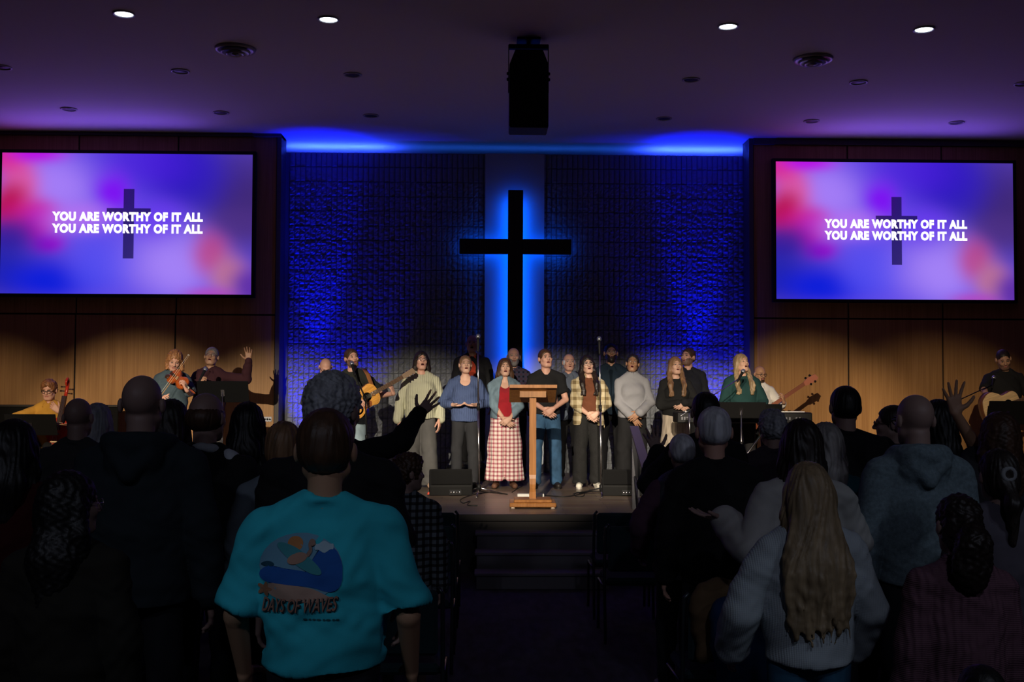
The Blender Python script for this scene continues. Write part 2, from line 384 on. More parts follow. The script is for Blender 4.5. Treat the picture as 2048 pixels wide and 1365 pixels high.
# ---------------------------------------------------------------- screens
def screen_mat():
    m = bpy.data.materials.new('screen_picture'); m.use_nodes = True; nt = m.node_tree
    for n in list(nt.nodes):
        if n.type != 'OUTPUT_MATERIAL': nt.nodes.remove(n)
    out = [n for n in nt.nodes if n.type == 'OUTPUT_MATERIAL'][0]
    em = nt.nodes.new('ShaderNodeEmission'); tc = nt.nodes.new('ShaderNodeTexCoord')
    # generated-like coordinates: object space is -1..1 in x and z
    def lin(c): return [((v/255)/12.92 if v/255 <= .04045 else ((v/255+.055)/1.055)**2.4) for v in c]
    nzv = nt.nodes.new('ShaderNodeTexNoise'); nzv.inputs['Scale'].default_value = 1.1; nzv.inputs['Detail'].default_value = 1
    mu = nt.nodes.new('ShaderNodeVectorMath'); mu.operation = 'MULTIPLY_ADD'; mu.inputs[1].default_value = (.22, 0, .22)
    nt.links.new(tc.outputs['Object'], nzv.inputs['Vector']); nt.links.new(nzv.outputs['Color'], mu.inputs[0]); nt.links.new(tc.outputs['Object'], mu.inputs[2])
    cur = None
    base = lin((105, 80, 235))
    blobs = [  # u, v (0..1, v up), su, sv, colour, strength
        (.96, .70, .24, .42, (66, 42, 118), .97), (.72, .90, .16, .35, (35, 20, 190), .9), (.55, .95, .2, .2, (75, 30, 225), .8),
        (.20, .75, .16, .22, (170, 130, 255), .95), (.05, .78, .08, .25, (230, 90, 160), .85), (.0, 1.0, .10, .14, (225, 40, 150), .9), (.14, 1.0, .1, .07, (190, 0, 235), .9),
        (.02, .62, .07, .14, (190, 15, 80), .95), (.10, .55, .09, .10, (215, 20, 130), .8), (.15, .48, .07, .12, (205, 0, 190), .95), (.20, .36, .07, .07, (165, 0, 215), .95),
        (.44, .70, .07, .14, (130, 0, 250), .9), (.30, .52, .13, .10, (190, 120, 250), .8), (.03, .42, .10, .12, (70, 25, 140), .85),
        (.0, .18, .22, .26, (20, 30, 170), .9), (.22, .10, .18, .14, (5, 30, 225), .95), (.42, .22, .12, .2, (80, 80, 250), .7),
        (.70, .22, .16, .24, (170, 135, 255), .95), (.84, .30, .07, .14, (195, 70, 130), .8), (.92, .14, .07, .14, (200, 120, 140), .8), (.84, .0, .1, .06, (190, 70, 190), .7),
        (1.0, .05, .07, .14, (95, 45, 170), .9), (.95, .5, .1, .12, (80, 50, 135), .7), (.62, .55, .1, .14, (110, 60, 250), .7)]
    prev = None
    for (u, v, su, sv, c, st_) in blobs:
        sb = nt.nodes.new('ShaderNodeVectorMath'); sb.operation = 'SUBTRACT'; sb.inputs[1].default_value = (2*u-1+.11, 0, 2*v-1+.11)
        nt.links.new(mu.outputs[0], sb.inputs[0])
        ml = nt.nodes.new('ShaderNodeVectorMath'); ml.operation = 'MULTIPLY'; ml.inputs[1].default_value = (.5/su, 0, .5/sv); nt.links.new(sb.outputs[0], ml.inputs[0])
        dt = nt.nodes.new('ShaderNodeVectorMath'); dt.operation = 'DOT_PRODUCT'; nt.links.new(ml.outputs[0], dt.inputs[0]); nt.links.new(ml.outputs[0], dt.inputs[1])
        pw_ = nt.nodes.new('ShaderNodeMath'); pw_.operation = 'POWER'; pw_.inputs[1].default_value = 1.35; nt.links.new(dt.outputs['Value'], pw_.inputs[0])
        ng = nt.nodes.new('ShaderNodeMath'); ng.operation = 'MULTIPLY'; ng.inputs[1].default_value = -.75; nt.links.new(pw_.outputs[0], ng.inputs[0])
        ex = nt.nodes.new('ShaderNodeMath'); ex.operation = 'EXPONENT'; nt.links.new(ng.outputs[0], ex.inputs[0])
        fs = nt.nodes.new('ShaderNodeMath'); fs.operation = 'MULTIPLY'; fs.inputs[1].default_value = st_; nt.links.new(ex.outputs[0], fs.inputs[0])
        mx = nt.nodes.new('ShaderNodeMix'); mx.data_type = 'RGBA'; nt.links.new(fs.outputs[0], mx.inputs['Factor'])
        if prev is None: mx.inputs['A'].default_value = (*base, 1)
        else: nt.links.new(prev, mx.inputs['A'])
        mx.inputs['B'].default_value = (*lin(c), 1); prev = mx.outputs['Result']
    # dark see-through cross printed in the picture
    sep = nt.nodes.new('ShaderNodeSeparateXYZ'); nt.links.new(tc.outputs['Object'], sep.inputs[0])
    def between(sock, c, h):
        a = nt.nodes.new('ShaderNodeMath'); a.operation = 'COMPARE'; a.inputs[1].default_value = c; a.inputs[2].default_value = h; nt.links.new(sock, a.inputs[0]); return a
    def band(cx, hx, cz, hz):
        a = between(sep.outputs[0], cx, hx); b = between(sep.outputs[2], cz, hz)
        q = nt.nodes.new('ShaderNodeMath'); q.operation = 'MULTIPLY'; nt.links.new(a.outputs[0], q.inputs[0]); nt.links.new(b.outputs[0], q.inputs[1]); return q
    b1 = band(.014, .0425, 0.0, .495); b2 = band(.013, .175, .185, .035)
    mxm = nt.nodes.new('ShaderNodeMath'); mxm.operation = 'MAXIMUM'; nt.links.new(b1.outputs[0], mxm.inputs[0]); nt.links.new(b2.outputs[0], mxm.inputs[1])
    sc = nt.nodes.new('ShaderNodeMath'); sc.operation = 'MULTIPLY'; sc.inputs[1].default_value = .88; nt.links.new(mxm.outputs[0], sc.inputs[0])
    mx = nt.nodes.new('ShaderNodeMix'); mx.data_type = 'RGBA'; nt.links.new(sc.outputs[0], mx.inputs['Factor']); nt.links.new(prev, mx.inputs['A'])
    mx.inputs['B'].default_value = (*lin((25, 15, 85)), 1)
    nt.links.new(mx.outputs['Result'], em.inputs['Color']); em.inputs['Strength'].default_value = .93
    nt.links.new(em.outputs[0], out.inputs['Surface'])
    return m
SCREENM = screen_mat()
TEXTM = mat('lyric_white', (.8, .8, .8), .5, emit=(1, 1, 1), estr=1.3)
def screen(side, corners, tx):
    Y = WOODY - .09
    (xl, yt, yb), (xr, yt2, yb2) = corners
    tl, bl, tr, br = at(xl, yt, Y), at(xl, yb, Y), at(xr, yt2, Y), at(xr, yb2, Y)
    x0 = (tl.x + bl.x)/2; x1 = (tr.x + br.x)/2; z1 = (tl.z + tr.z)/2; z0 = (bl.z + br.z)/2
    cx, cz, hw, hh = (x0+x1)/2, (z0+z1)/2, (x1-x0)/2, (z1-z0)/2
    t = thing('projection_screen', '%s hanging screen with white lyrics over a purple and pink gradient' % side, 'screen', (cx, Y, cz))
    f = MB()
    fw = .045
    f.box((-hw-fw, -.01, -hh-fw), (hw+fw, .08, -hh)).box((-hw-fw, -.01, hh), (hw+fw, .08, hh+fw)).box((-hw-fw, -.01, -hh), (-hw, .08, hh)).box((hw, -.01, -hh), (hw+fw, .08, hh))
    f.build('screen_frame', mat('screen_frame_black', (.01, .009, .009), .7), t)
    p = MB().box((-1, 0, -1), (1, .03, 1)).build('screen_surface', SCREENM, t); p.scale = (hw, 1, hh)
    # projected lyric lines
    for k, dv in enumerate((.063, -.108)):
        c = text_mesh('lyrics', 'YOU ARE WORTHY OF IT ALL', 1.0, TEXTM, t, .003, .056, spacing=1.13)
        n = len(c.data.vertices); co = np.empty(n*3); c.data.vertices.foreach_get('co', co); co = co.reshape(-1, 3)
        wd = co[:, 0].max() - co[:, 0].min(); ht = co[:, 1].max() - co[:, 1].min()
        sx = 1.20*hw/wd; sz = .132*hh/ht
        co2 = np.stack([(co[:, 0] - (co[:, 0].max()+co[:, 0].min())/2)*sx, co[:, 2]*1.0, (co[:, 1]-co[:, 1].min())*sz], 1)
        c.data.vertices.foreach_set('co', co2.ravel()); c.data.update()
        c.location = (.006*hw, -.006, dv*hh - .03*hh)
    return t
screen('left', ((2, 304, 588), (504, 311, 589)), 0)
screen('right', ((1552, 324, 598), (2027, 326.5, 601)), 0)

# ---------------------------------------------------------------- ceiling fittings
def ceil_xy(px, py):
    d = CM.to_3x3() @ Vector((px - 1024, -(py - 682.5), -FPX)); t = (CEIL - CAM_Z)/d.z
    return d.x*t, d.y*t
TRIMW = mat('downlight_trim', (.5, .5, .52), .4); LAMPG = mat('downlight_glow', (.9, .9, 1), .4, emit=(.80, .88, 1.0), estr=7.0); LAMPOFF = mat('downlight_recess', (.05, .05, .06), .5)
def downlight(px, py, on, label):
    x, y = ceil_xy(px, py)
    t = thing('recessed_downlight', label, 'ceiling light', (x, y, CEIL), group='recessed ceiling downlights')
    MB().lathe([(.105, -.001), (.106, -.012), (.092, -.014), (.083, -.006), (.083, -.001)], n=32).build('trim_ring', TRIMW, t)
    MB().lathe([(.001, -.0045), (.082, -.0045), (.082, -.001), (.001, -.001)], n=32).build('lamp_face', LAMPG if on else LAMPOFF, t)
nm = ['far left', 'left of centre', 'right of centre', 'far right']
for (px, py), q in zip([(248, 27), (657, 38), (1456, 52), (1848, 58)], nm): downlight(px, py, True, 'lit white recessed downlight in the front row, ' + q)
for (px, py), q in zip([(4, 134), (361, 142), (705, 149), (1382, 159), (1717, 164), (2047, 167)], ['at the left frame edge', 'left, behind the round vent', 'left of the hanging speaker', 'right of the hanging speaker', 'right, behind the round vent', 'at the right frame edge']):
    downlight(px, py, False, 'unlit recessed downlight in the middle row, ' + q)
for (px, py), q in zip([(138, 218), (442, 225), (742, 231), (1328, 237), (1623, 242), (1913, 245)], ['over the left screen, left', 'over the left screen, right', 'above the left brickwork', 'above the right brickwork', 'over the right screen, left', 'over the right screen, right']):
    downlight(px, py, False, 'unlit recessed downlight nearest the wall, ' + q)
def vent(px, py, label):
    x, y = ceil_xy(px, py)
    t = thing('ceiling_vent', label, 'vent', (x, y, CEIL), group='round ceiling diffusers')
    VM = mat('vent_metal', (.42, .42, .44), .35, .2)
    MB().lathe([(.16, -.001), (.215, -.004), (.20, -.03), (.175, -.022), (.15, -.002)], n=40).build('outer_ring', VM, t)
    MB().lathe([(.11, -.012), (.155, -.03), (.15, -.055), (.13, -.045), (.10, -.02)], n=40).build('middle_ring', VM, t)
    MB().lathe([(.06, -.03), (.1, -.05), (.095, -.072), (.075, -.062), (.05, -.04)], n=40).build('inner_ring', VM, t)
    MB().lathe([(.02, -.002), (.03, -.05), (.045, -.068), (.001, -.08)], n=30).build('centre_cone', VM, t)
vent(471, 97, 'round stepped ceiling diffuser on the left, before the left screen')
vent(1626, 117, 'round stepped ceiling diffuser on the right, before the right screen')

def hanging_speaker():
    a = at(1057, 108, 11.2); Y = 11.2
    t = thing('hanging_loudspeaker', 'black loudspeaker hanging from the ceiling in a yoke bracket', 'loudspeaker', (a.x, Y, 0))
    sc = (at(1100, 200, Y).x - at(1000, 200, Y).x)/100
    zt, zb = at(1057, 109, Y).z, at(1057, 263, Y).z
    hw = 38.5*sc; ht = 27*sc; zs = at(1057, 138, Y).z
    # tapering cabinet: coffin plan top
    v = []
    dep = .34
    MB().prism([(-hw+.01, zb), (hw-.01, zb), (hw, zb+.015), (hw, zs), (ht, zt), (-ht, zt), (-hw, zs), (-hw, zb+.015)], dep).build('cabinet', mat('speaker_cabinet', (.006, .006, .007), .7), t)
    MB().box((-hw+.02, -dep/2-.008, zb+.03), (hw-.02, -dep/2, zs-.03)).build('back_cover', mat('speaker_grille', (.008, .008, .009), .6, .3), t)
    br = MB(); top = at(1057, 95, Y).z; bx = hw + .006
    br.box((-bx, -.03, top-.02), (bx, .03, top+.025)); br.box((-bx-.004, -.02, zs-.25), (-bx+.004, .02, top+.02)); br.box((bx-.004, -.02, zs-.25), (bx+.004, .02, top+.02))
    br.build('yoke', BLACKM, t)
    MB().tube([(0, 0, top), (0, 0, CEIL)], .022).box((-.12, -.1, CEIL-.02), (.12, .1, CEIL)).build('ceiling_mount', BLACKM, t)
    for sx in (-1, 1):
        for z in (zs-.05, zs-.11):
            MB().lathe([(.016, 0), (.018, .012), (.012, .02)], M=Matrix.Translation((sx*bx, 0, z)) @ Matrix.Rotation(sx*R(90), 4, 'Y'), n=10).build('knob', BLACKM, t)
hanging_speaker()

# ---------------------------------------------------------------- lectern
def lectern():
    Y = 11.75; b = at(1065, 1010, Y)
    t = thing('lectern', 'oak lectern with slanted top on a single post at the stage edge', 'lectern', (b.x, Y, STAGE), R(-1))
    k = 1.0
    MB().box((-.245, -.20, .015), (.245, .20, .06), bev=.008).build('base', OAK, t)
    MB().box((-.20, -.16, .06), (.20, .16, .09), bev=.008).build('base_step', OAK, t)
    for sx in (-1, 1):
        for sy in (-1, 1): MB().lathe([(.02, 0), (.024, .004), (.024, .015)], c=(sx*.21, sy*.17, 0), n=12).build('foot', mat('pale_foot', (.6, .5, .4), .6), t)
    pts = [(0, .0, .09), (0, -.0, .20), (0, .015, .27), (0, .0, .36), (0, 0, .5), (0, 0, 1.2)]
    m = MB()
    prof = [(.036, .09), (.034, .16), (.03, .20), (.033, .24), (.034, .30), (.036, .34), (.036, 1.24)]
    for (a, z0), (bb, z1) in zip(prof[:-1], prof[1:]):
        yo = [.0, 0, -.01, -.014, -.01, 0, 0, 0]
        i = prof.index((a, z0))
        m._add([(-a, -.03+yo[i], z0), (a, -.03+yo[i], z0), (a, .03+yo[i], z0), (-a, .03+yo[i], z0), (-bb, -.03+yo[i+1], z1), (bb, -.03+yo[i+1], z1), (bb, .03+yo[i+1], z1), (-bb, .03+yo[i+1], z1)],
               [(0, 1, 5, 4), (1, 2, 6, 5), (2, 3, 7, 6), (3, 0, 4, 7), (0, 3, 2, 1), (4, 5, 6, 7)])
    m.build('post', OAK, t)
    # the reading board slopes down towards the preacher (away from us is high, near side is up)
    T = Matrix.Translation((0, .02, 1.235)) @ Matrix.Rotation(R(-26), 4, 'X')
    zt = 1.285
    # photo: upper edge bright, near; dark underside below -> board rises towards the audience
    bt = MB().box((-.25, -.0, -.012), (.25, .42, .012), Matrix.Translation((0, -.16, zt)) @ Matrix.Rotation(R(-24), 4, 'X'), bev=.004)
    bt.box((-.25, -.012, -.020), (.25, .012, .014), Matrix.Translation((0, -.165, zt)))
    bt.build('reading_board', OAK, t)
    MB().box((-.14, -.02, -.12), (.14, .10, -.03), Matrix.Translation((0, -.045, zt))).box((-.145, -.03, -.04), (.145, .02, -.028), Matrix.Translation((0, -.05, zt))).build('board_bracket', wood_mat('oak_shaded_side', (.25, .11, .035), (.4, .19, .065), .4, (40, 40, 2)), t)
lectern()

# ---------------------------------------------------------------- sound gear
def wedge(px, py, w, label, rz):
    Y = 13.0; b = at(px, py, Y)
    t = thing('floor_monitor', label, 'loudspeaker', (b.x, Y, STAGE), rz)
    W = w/2
    prof = [(-.17, .0), (.17, .0), (.19, .03), (.10, .27), (-.03, .30), (-.19, .12)]   # y,z
    n = len(prof)
    v = [(-W, y, z) for y, z in prof] + [(W, y, z) for y, z in prof]
    f = [list(range(n))[::-1], list(range(n, 2*n))] + [(i, (i+1) % n, (i+1) % n + n, i+n) for i in range(n)]
    m = MB()._add(v, f); o = fix_normals(m.build('cabinet', mat('wedge_plastic', (.010, .010, .010), .6, spec=.12, bump=(250, .25, .002)), t))
    bv = o.modifiers.new('bevel', 'BEVEL'); bv.width = .012; bv.segments = 2
    MB().box((-W+.02, 0, 0), (W-.02, .20, .008), Matrix.Translation((0, -.195, .135)) @ Matrix.Rotation(R(48), 4, 'X')).build('grille', mat('wedge_grille', (.007, .007, .007), .7, .0, spec=.1, bump=(400, .4, .002)), t)
    pm = MB().box((-.02, -.2, .015), (.12, -.178, .075)); pm.build('connector_plate', BLACKM, t)
    for i in range(4): MB().lathe([(.010, 0), (.010, .012), (.004, .014)], M=Matrix.Translation((.0+.033*i, -.2, .045)) @ Matrix.Rotation(R(90), 4, 'X'), n=10).build('socket', CHROME, t)
wedge(901, 986, .50, 'black wedge monitor on the stage left of the plaid skirt', R(4))
wedge(1245, 988, .50, 'black wedge monitor on the stage behind the stair handrail', R(-3))

def mic(parent_or_none, loc, d, label=None, kind='part'):
    q = Vector(d).normalized().to_track_quat('Z', 'Y').to_matrix().to_4x4(); M = Matrix.Translation(loc) @ q
    body = MB().lathe([(.009, -.17), (.012, -.15), (.018, -.02), (.02, 0)], M=M, n=14)
    head = MB().lathe([(.02, 0), (.026, .012), (.027, .03), (.02, .05), (.001, .056)], M=M, n=16)
    MG = mat('mic_grille', (.35, .37, .42), .35, .8, bump=(500, .5, .001))
    if parent_or_none is None:
        t = thing('microphone', label, 'microphone', (0, 0, 0)); p = t
    else: p = parent_or_none
    b = body.build('microphone_body' if parent_or_none else 'handle', BLACKM, p); head.build('microphone_head', MG, b)
    return p

def mic_stand(label, base, top, boom=None, tripod=True, r=.011, mat_=None, micdir=None, z0=STAGE, clutch=True):
    """base (x,y), top point of pole, boom end point"""
    t = thing('microphone_stand', label, 'microphone stand', (base[0], base[1], z0))
    o = Vector((base[0], base[1], z0)); mt = mat_ or CHROME
    L = lambda p: Vector(p) - o
    tp = L(top)
    MB().tube([(0, 0, .06), (tp.x*.6, tp.y*.6, tp.z*.6)], r).build('lower_pole', mt, t)
    MB().tube([(tp.x*.58, tp.y*.58, tp.z*.58), tp], r*.75).build('upper_pole', mt, t)
    MB().tube([(tp.x*.575, tp.y*.575, tp.z*.575), (tp.x*.62, tp.y*.62, tp.z*.62)], r*1.7).build('clutch', BLACKM, t)
    if tripod:
        for a in (25, 145, 265):
            c, s_ = math.cos(R(a)), math.sin(R(a))
            MB().tube([(0, 0, .09), (c*.30, s_*.30, .008)], .008).build('leg', mt if a != 145 else BLACKM, t)
        MB().lathe([(.022, .05), (.026, .06), (.026, .12), (.018, .13)], n=14).build('hub', BLACKM, t)
    else:
        MB().lathe([(.13, 0), (.13, .015), (.03, .03), (.02, .06)], n=28).build('round_base', BLACKM, t)
    if boom is not None:
        bm = L(boom); dirv = (bm - tp).normalized()
        MB().tube([tp - dirv*.18, bm], r*.6).build('boom', mt, t)
        MB().tube([tp - Vector((0, .02, 0)), tp + Vector((0, .02, 0))], .022).build('boom_clutch', BLACKM, t)
        e = bm
    else: e = tp
    d = Vector(micdir) if micdir is not None else Vector((0, -.3, .95))
    mic(t, e + d.normalized()*.11, d)
    return t
P = at
# tall centre stands (choir mics)
def stand_px(label, bx, by, tx, ty, Y, boom=None, **k):
    b = at(bx, by, Y); tp = at(tx, ty, Y)
    return mic_stand(label, (b.x, Y), (b.x + (tp.x-b.x)*1.0, Y, tp.z), boom, **k)
stand_px('tall straight microphone stand left of the lectern, before the choir', 958, 975, 956, 695, 12.9, micdir=(0, .3, 1))
stand_px('tall straight microphone stand right of the lectern, before the choir', 1203, 985, 1199, 700, 12.9, micdir=(0, .3, 1))
stand_px('boom microphone stand before the acoustic guitar singer', 737, 965, 731, 800, 13.2, boom=at(708, 745, 13.35), micdir=(-.25, .55, .75), mat_=BLACKM)
stand_px('boom microphone stand reaching to the singer in dark green', 1385, 975, 1378, 822, 12.45, boom=at(1478, 758, 13.2), micdir=(.45, .5, .6))
stand_px('boom microphone stand before the guitarist at the far right', 1893, 955, 1893, 812, 13.0, boom=at(1985, 770, 13.5), micdir=(.4, .6, .6), mat_=BLACKM)

def music_stand(label, px, py, w, h, Y, ybase=None, tilt=18, mt=None):
    """desk centre at px,py ; w,h in pixels"""
    s = FPX/Y; c = at(px, py, Y)
    t = thing('music_stand', label, 'music stand', (c.x, Y, STAGE))
    W = w/s/2; H = h/s; zc = c.z - STAGE
    T = Matrix.Translation((0, -.0, zc)) @ Matrix.Rotation(R(tilt), 4, 'X')
    MB().box((-W, -.004, -H/2), (W, .004, H/2), T, bev=.001).box((-W, -.004, -H/2), (W, .05, -H/2+.006), T).build('desk', mt or mat('desk_black', (.006, .006, .0065), .7, spec=.08), t)
    MB().box((-.02, -.02, -.05), (.02, -.004, .03), T).build('desk_bracket', CHROME, t)
    MB().tube([(0, -.012, .05), (0, -.012, zc)], .0085).build('pole', CHROME, t)
    MB().tube([(0, -.012, zc*.6), (0, -.012, zc*.6+.05)], .015).build('clutch', BLACKM, t)
    for a in (30, 150, 270):
        MB().tube([(0, 0, .2), (math.cos(R(a))*.16, math.sin(R(a))*.16, .06), (math.cos(R(a))*.28, math.sin(R(a))*.28, .007)], .007).build('leg', BLACKM, t)
    return t
music_stand('black music stand in front of the man with the raised hand', 446, 784, 101, 44, 13.0)
music_stand('black music stand in front of the bald keyboard player', 628, 828, 46, 40, 13.1)
music_stand('wide black music stand before the singer in dark green', 1482, 821, 98, 34, 12.5)
music_stand('small black music stand before the bass player', 1545, 821, 38, 26, 13.55)
music_stand('black music stand before the guitarist at the far right', 2014, 826, 78, 50, 13.0)
music_stand('black music stand in front of the seated cellist', 62, 850, 100, 44, 13.0)

# keyboard
def keyboard():
    Y = 13.05; a = at(1350, 836, Y); b = at(1618, 836, Y)
    cx = (a.x+b.x)/2; hw = (b.x-a.x)/2; z = a.z - STAGE
    t = thing('stage_piano', 'long black stage piano on a folding stand before the singer in green', 'keyboard', (cx, Y, STAGE))
    MB().box((-hw, -.14, z-.06), (hw, .16, z+.07), bev=.012).build('case', mat('keyboard_case', (.009, .009, .010), .4), t)
    MB().box((-hw+.12, .0, z+.07), (hw-.05, .15, z+.078)).build('keybed', mat('ivory_keys', (.7, .7, .68), .4), t)
    for i in range(36):
        if i % 7 in (0, 1, 3, 4, 5): MB().box((-hw+.15+i*.035, .0, z+.078), (-hw+.165+i*.035, .09, z+.088)).build('black_key', BLACK, t)
    for k_, xx in enumerate([-hw+.05, -hw+.08, -hw+.11, -hw+.14, hw-.40, hw-.36, hw-.32, hw-.28, hw-.2, hw-.16]):
        MB().box((xx, -.146, z-.02), (xx+.018, -.139, z+.015)).build('rear_socket', mat('socket_grey', (.2, .2, .22), .4, .6), t)
    l = text_mesh('maker_letter', 'F', .075, mat('print_white', (.75, .75, .75), .6), t, .001, .001)
    l.rotation_euler = (R(90), 0, 0); l.location = (-hw+.30, -.1415, z-.022)
    for sx in (-1, 1):
        MB().tube([(sx*.32, -.05, z-.06), (-sx*.30, -.05, .02)], .014).build('stand_leg', CHROME, t)
        MB().tube([(sx*.30, -.20, .014), (sx*.30, .20, .014)], .014).build('stand_foot', BLACKM, t)
keyboard()

# power strip box and cables
pb = at(1065, 988, 12.6)
MB().box((-.215, -.03, 0), (.09, .03, .055), bev=.006).build('cable_box', mat('white_plastic', (.75, .74, .68), .5))
o = bpy.data.objects['cable_box']; o.location = (pb.x + .04, 12.55, STAGE); tag(o, 'low white box lying on the stage behind the lectern post', 'box')
CAB = mat('cable_rubber', (.012, .012, .012), .5)
def floor_pt(px, py, z=STAGE):
    d = CM.to_3x3() @ Vector((px - 1024, -(py - 682.5), -FPX)); t = (z - CAM_Z)/d.z
    return Vector((d.x*t, d.y*t, z))
def cable(label, pts, r=.006):
    P_ = []
    ctrl = [floor_pt(*p) if len(p) == 2 else Vector(p) for p in pts]
    for i in range(len(ctrl)-1):
        p0, p1, p2, p3 = ctrl[max(i-1, 0)], ctrl[i], ctrl[i+1], ctrl[min(i+2, len(ctrl)-1)]
        for k in range(8):
            t = k/8; P_.append(.5*((2*p1) + (p2-p0)*t + (2*p0-5*p1+4*p2-p3)*t*t + (3*p1-p0-3*p2+p3)*t**3) + Vector((0, 0, r)))
    P_.append(ctrl[-1] + Vector((0, 0, r)))
    tag(MB().tube(P_, r, 8).build('cable', CAB), label, 'cable')
cable('black cable looping across the stage in front of the left monitor', [(855, 992), (895, 990), (930, 984), (970, 985), (1015, 990)])
cable('black cable with a plug end curling near the stage edge', [(985, 985), (950, 990), (922, 1000), (926, 1008), (940, 1004), (935, 1012), (955, 1013)])
cable('black cable running from the white box under the plaid skirt', [(1024, 986), (1036, 978), (1046, 972), (1040, 966), (1020, 970)], .005)
cable('black cable trailing right from the lectern to the right stand', [(1085, 992), (1130, 995), (1160, 990), (1180, 985), (1203, 984)])
cable('short coil of black cable on the stage before the white sneakers', [(1146, 990), (1156, 986), (1168, 988), (1166, 994), (1152, 994), (1150, 989), (1166, 985)], .005)
rb = floor_pt(858, 990)
tag(MB().lathe([(.02, 0), (.022, .01), (.012, .03), (.001, .032)], c=rb, n=14).build('foot_switch', mat('red_plastic', (.7, .08, .04), .4)), 'small red plastic button on the stage left of the left monitor', 'switch')

# handrail
def handrail():
    t = thing('stair_handrail', 'grey metal handrail beside the stage steps on the right', 'handrail')
    Y0, Y1 = 11.2, 10.1
    top = at(1268, 858, 11.6); low = at(1297, 955, 10.35)
    M_ = mat('rail_grey', (.07, .07, .08), .5, .4)
    PUR = mat('rail_cap', (.045, .035, .075), .6)
    d = (low - top).normalized(); side = d.cross(Vector((0, 0, 1))).normalized()
    m = MB(); up = side.cross(d).normalized()
    if up.z < 0: up = -up
    v = []
    for p in (top, low):
        for sx, sz in ((-1, 0), (1, 0), (1, 1), (-1, 1)): v.append(p + side*sx*.045 + up*sz*.03)
    m._add(v, [(0, 1, 2, 3), (7, 6, 5, 4), (0, 4, 5, 1), (1, 5, 6, 2), (2, 6, 7, 3), (3, 7, 4, 0)])
    fix_normals(m.build('top_rail', PUR, t))
    def post(p, z, w=.028, name='post'):
        MB().box((p.x-w, p.y-w, z), (p.x+w, p.y+w, p.z)).build(name, M_, t)
    post(top + d*.06, STAGE)
    post(low - d*.05, .0)
    for f in (.35, .65):
        p = top.lerp(low, f); MB().box((p.x-.01, p.y-.01, .45), (p.x+.01, p.y+.01, p.z)).build('baluster', M_, t)
    # lower brace
    a = top + d*.06; b = low - d*.05
    MB().tube([(a.x, a.y, STAGE+.35), (b.x, b.y, .35)], .014, 6).build('brace', M_, t)
    # short rail standing on the edge, further out
handrail()
# low black panel behind the cellist
pa = at(0, 815, 15.2); pb_ = at(236, 815, 15.2)
t = thing('low_partition', 'low black partition along the left wall behind the cellist', 'partition', (pb_.x, 15.2, STAGE))
MB().box((-3.2, 0, 0), (0, .05, pb_.z - STAGE), bev=.005).build('partition_panel', BLACK, t)
MB().box((-3.22, -.02, pb_.z - STAGE), (.02, .07, pb_.z - STAGE + .03), bev=.005).build('partition_cap', mat('dark_cap', (.03, .025, .022), .4), t)
# wall socket plate on the left veneer
w_ = at(535, 839, WOODY - .01)
t = thing('wall_jack_plate', 'small metal jack plate on the left veneered wall near the corner', 'wall plate', (w_.x, WOODY, w_.z))
MB().box((-.06, -.012, -.035), (.06, -.001, .035), bev=.002).build('plate', CHROME, t)
for i in range(3): MB().lathe([(.012, 0), (.012, .02), (.006, .022)], M=Matrix.Translation((-.035+.035*i, -.012, 0)) @ Matrix.Rotation(R(90), 4, 'X'), n=10).build('jack', BLACKM, t)
# stage uplight cans
for px, lb in ((-2.35, 'small black uplight can on the stage floor at the left brickwork'), (3.25, 'small black uplight can on the stage floor at the right brickwork')):
    t = thing('uplight_can', lb, 'stage light', (px, 15.3, STAGE))
    MB().box((-.09, -.07, 0), (.09, .05, .02)).build('base', BLACKM, t)
    MB().lathe([(.05, -.09), (.065, -.08), (.07, .02), (.06, .02)], M=Matrix.Translation((0, -.02, .1)) @ Matrix.Rotation(R(-25), 4, 'X'), n=18).build('can', BLACKM, t)
# ================================================================ people: smooth-union fields turned into continuous meshes
def V3(*a): return np.array(a[0] if len(a) == 1 else a, dtype=np.float64)
def rotm(yaw=0, pitch=0, roll=0):
    return np.array((Matrix.Rotation(R(yaw), 3, 'Z') @ Matrix.Rotation(R(pitch), 3, 'X') @ Matrix.Rotation(R(roll), 3, 'Y')))

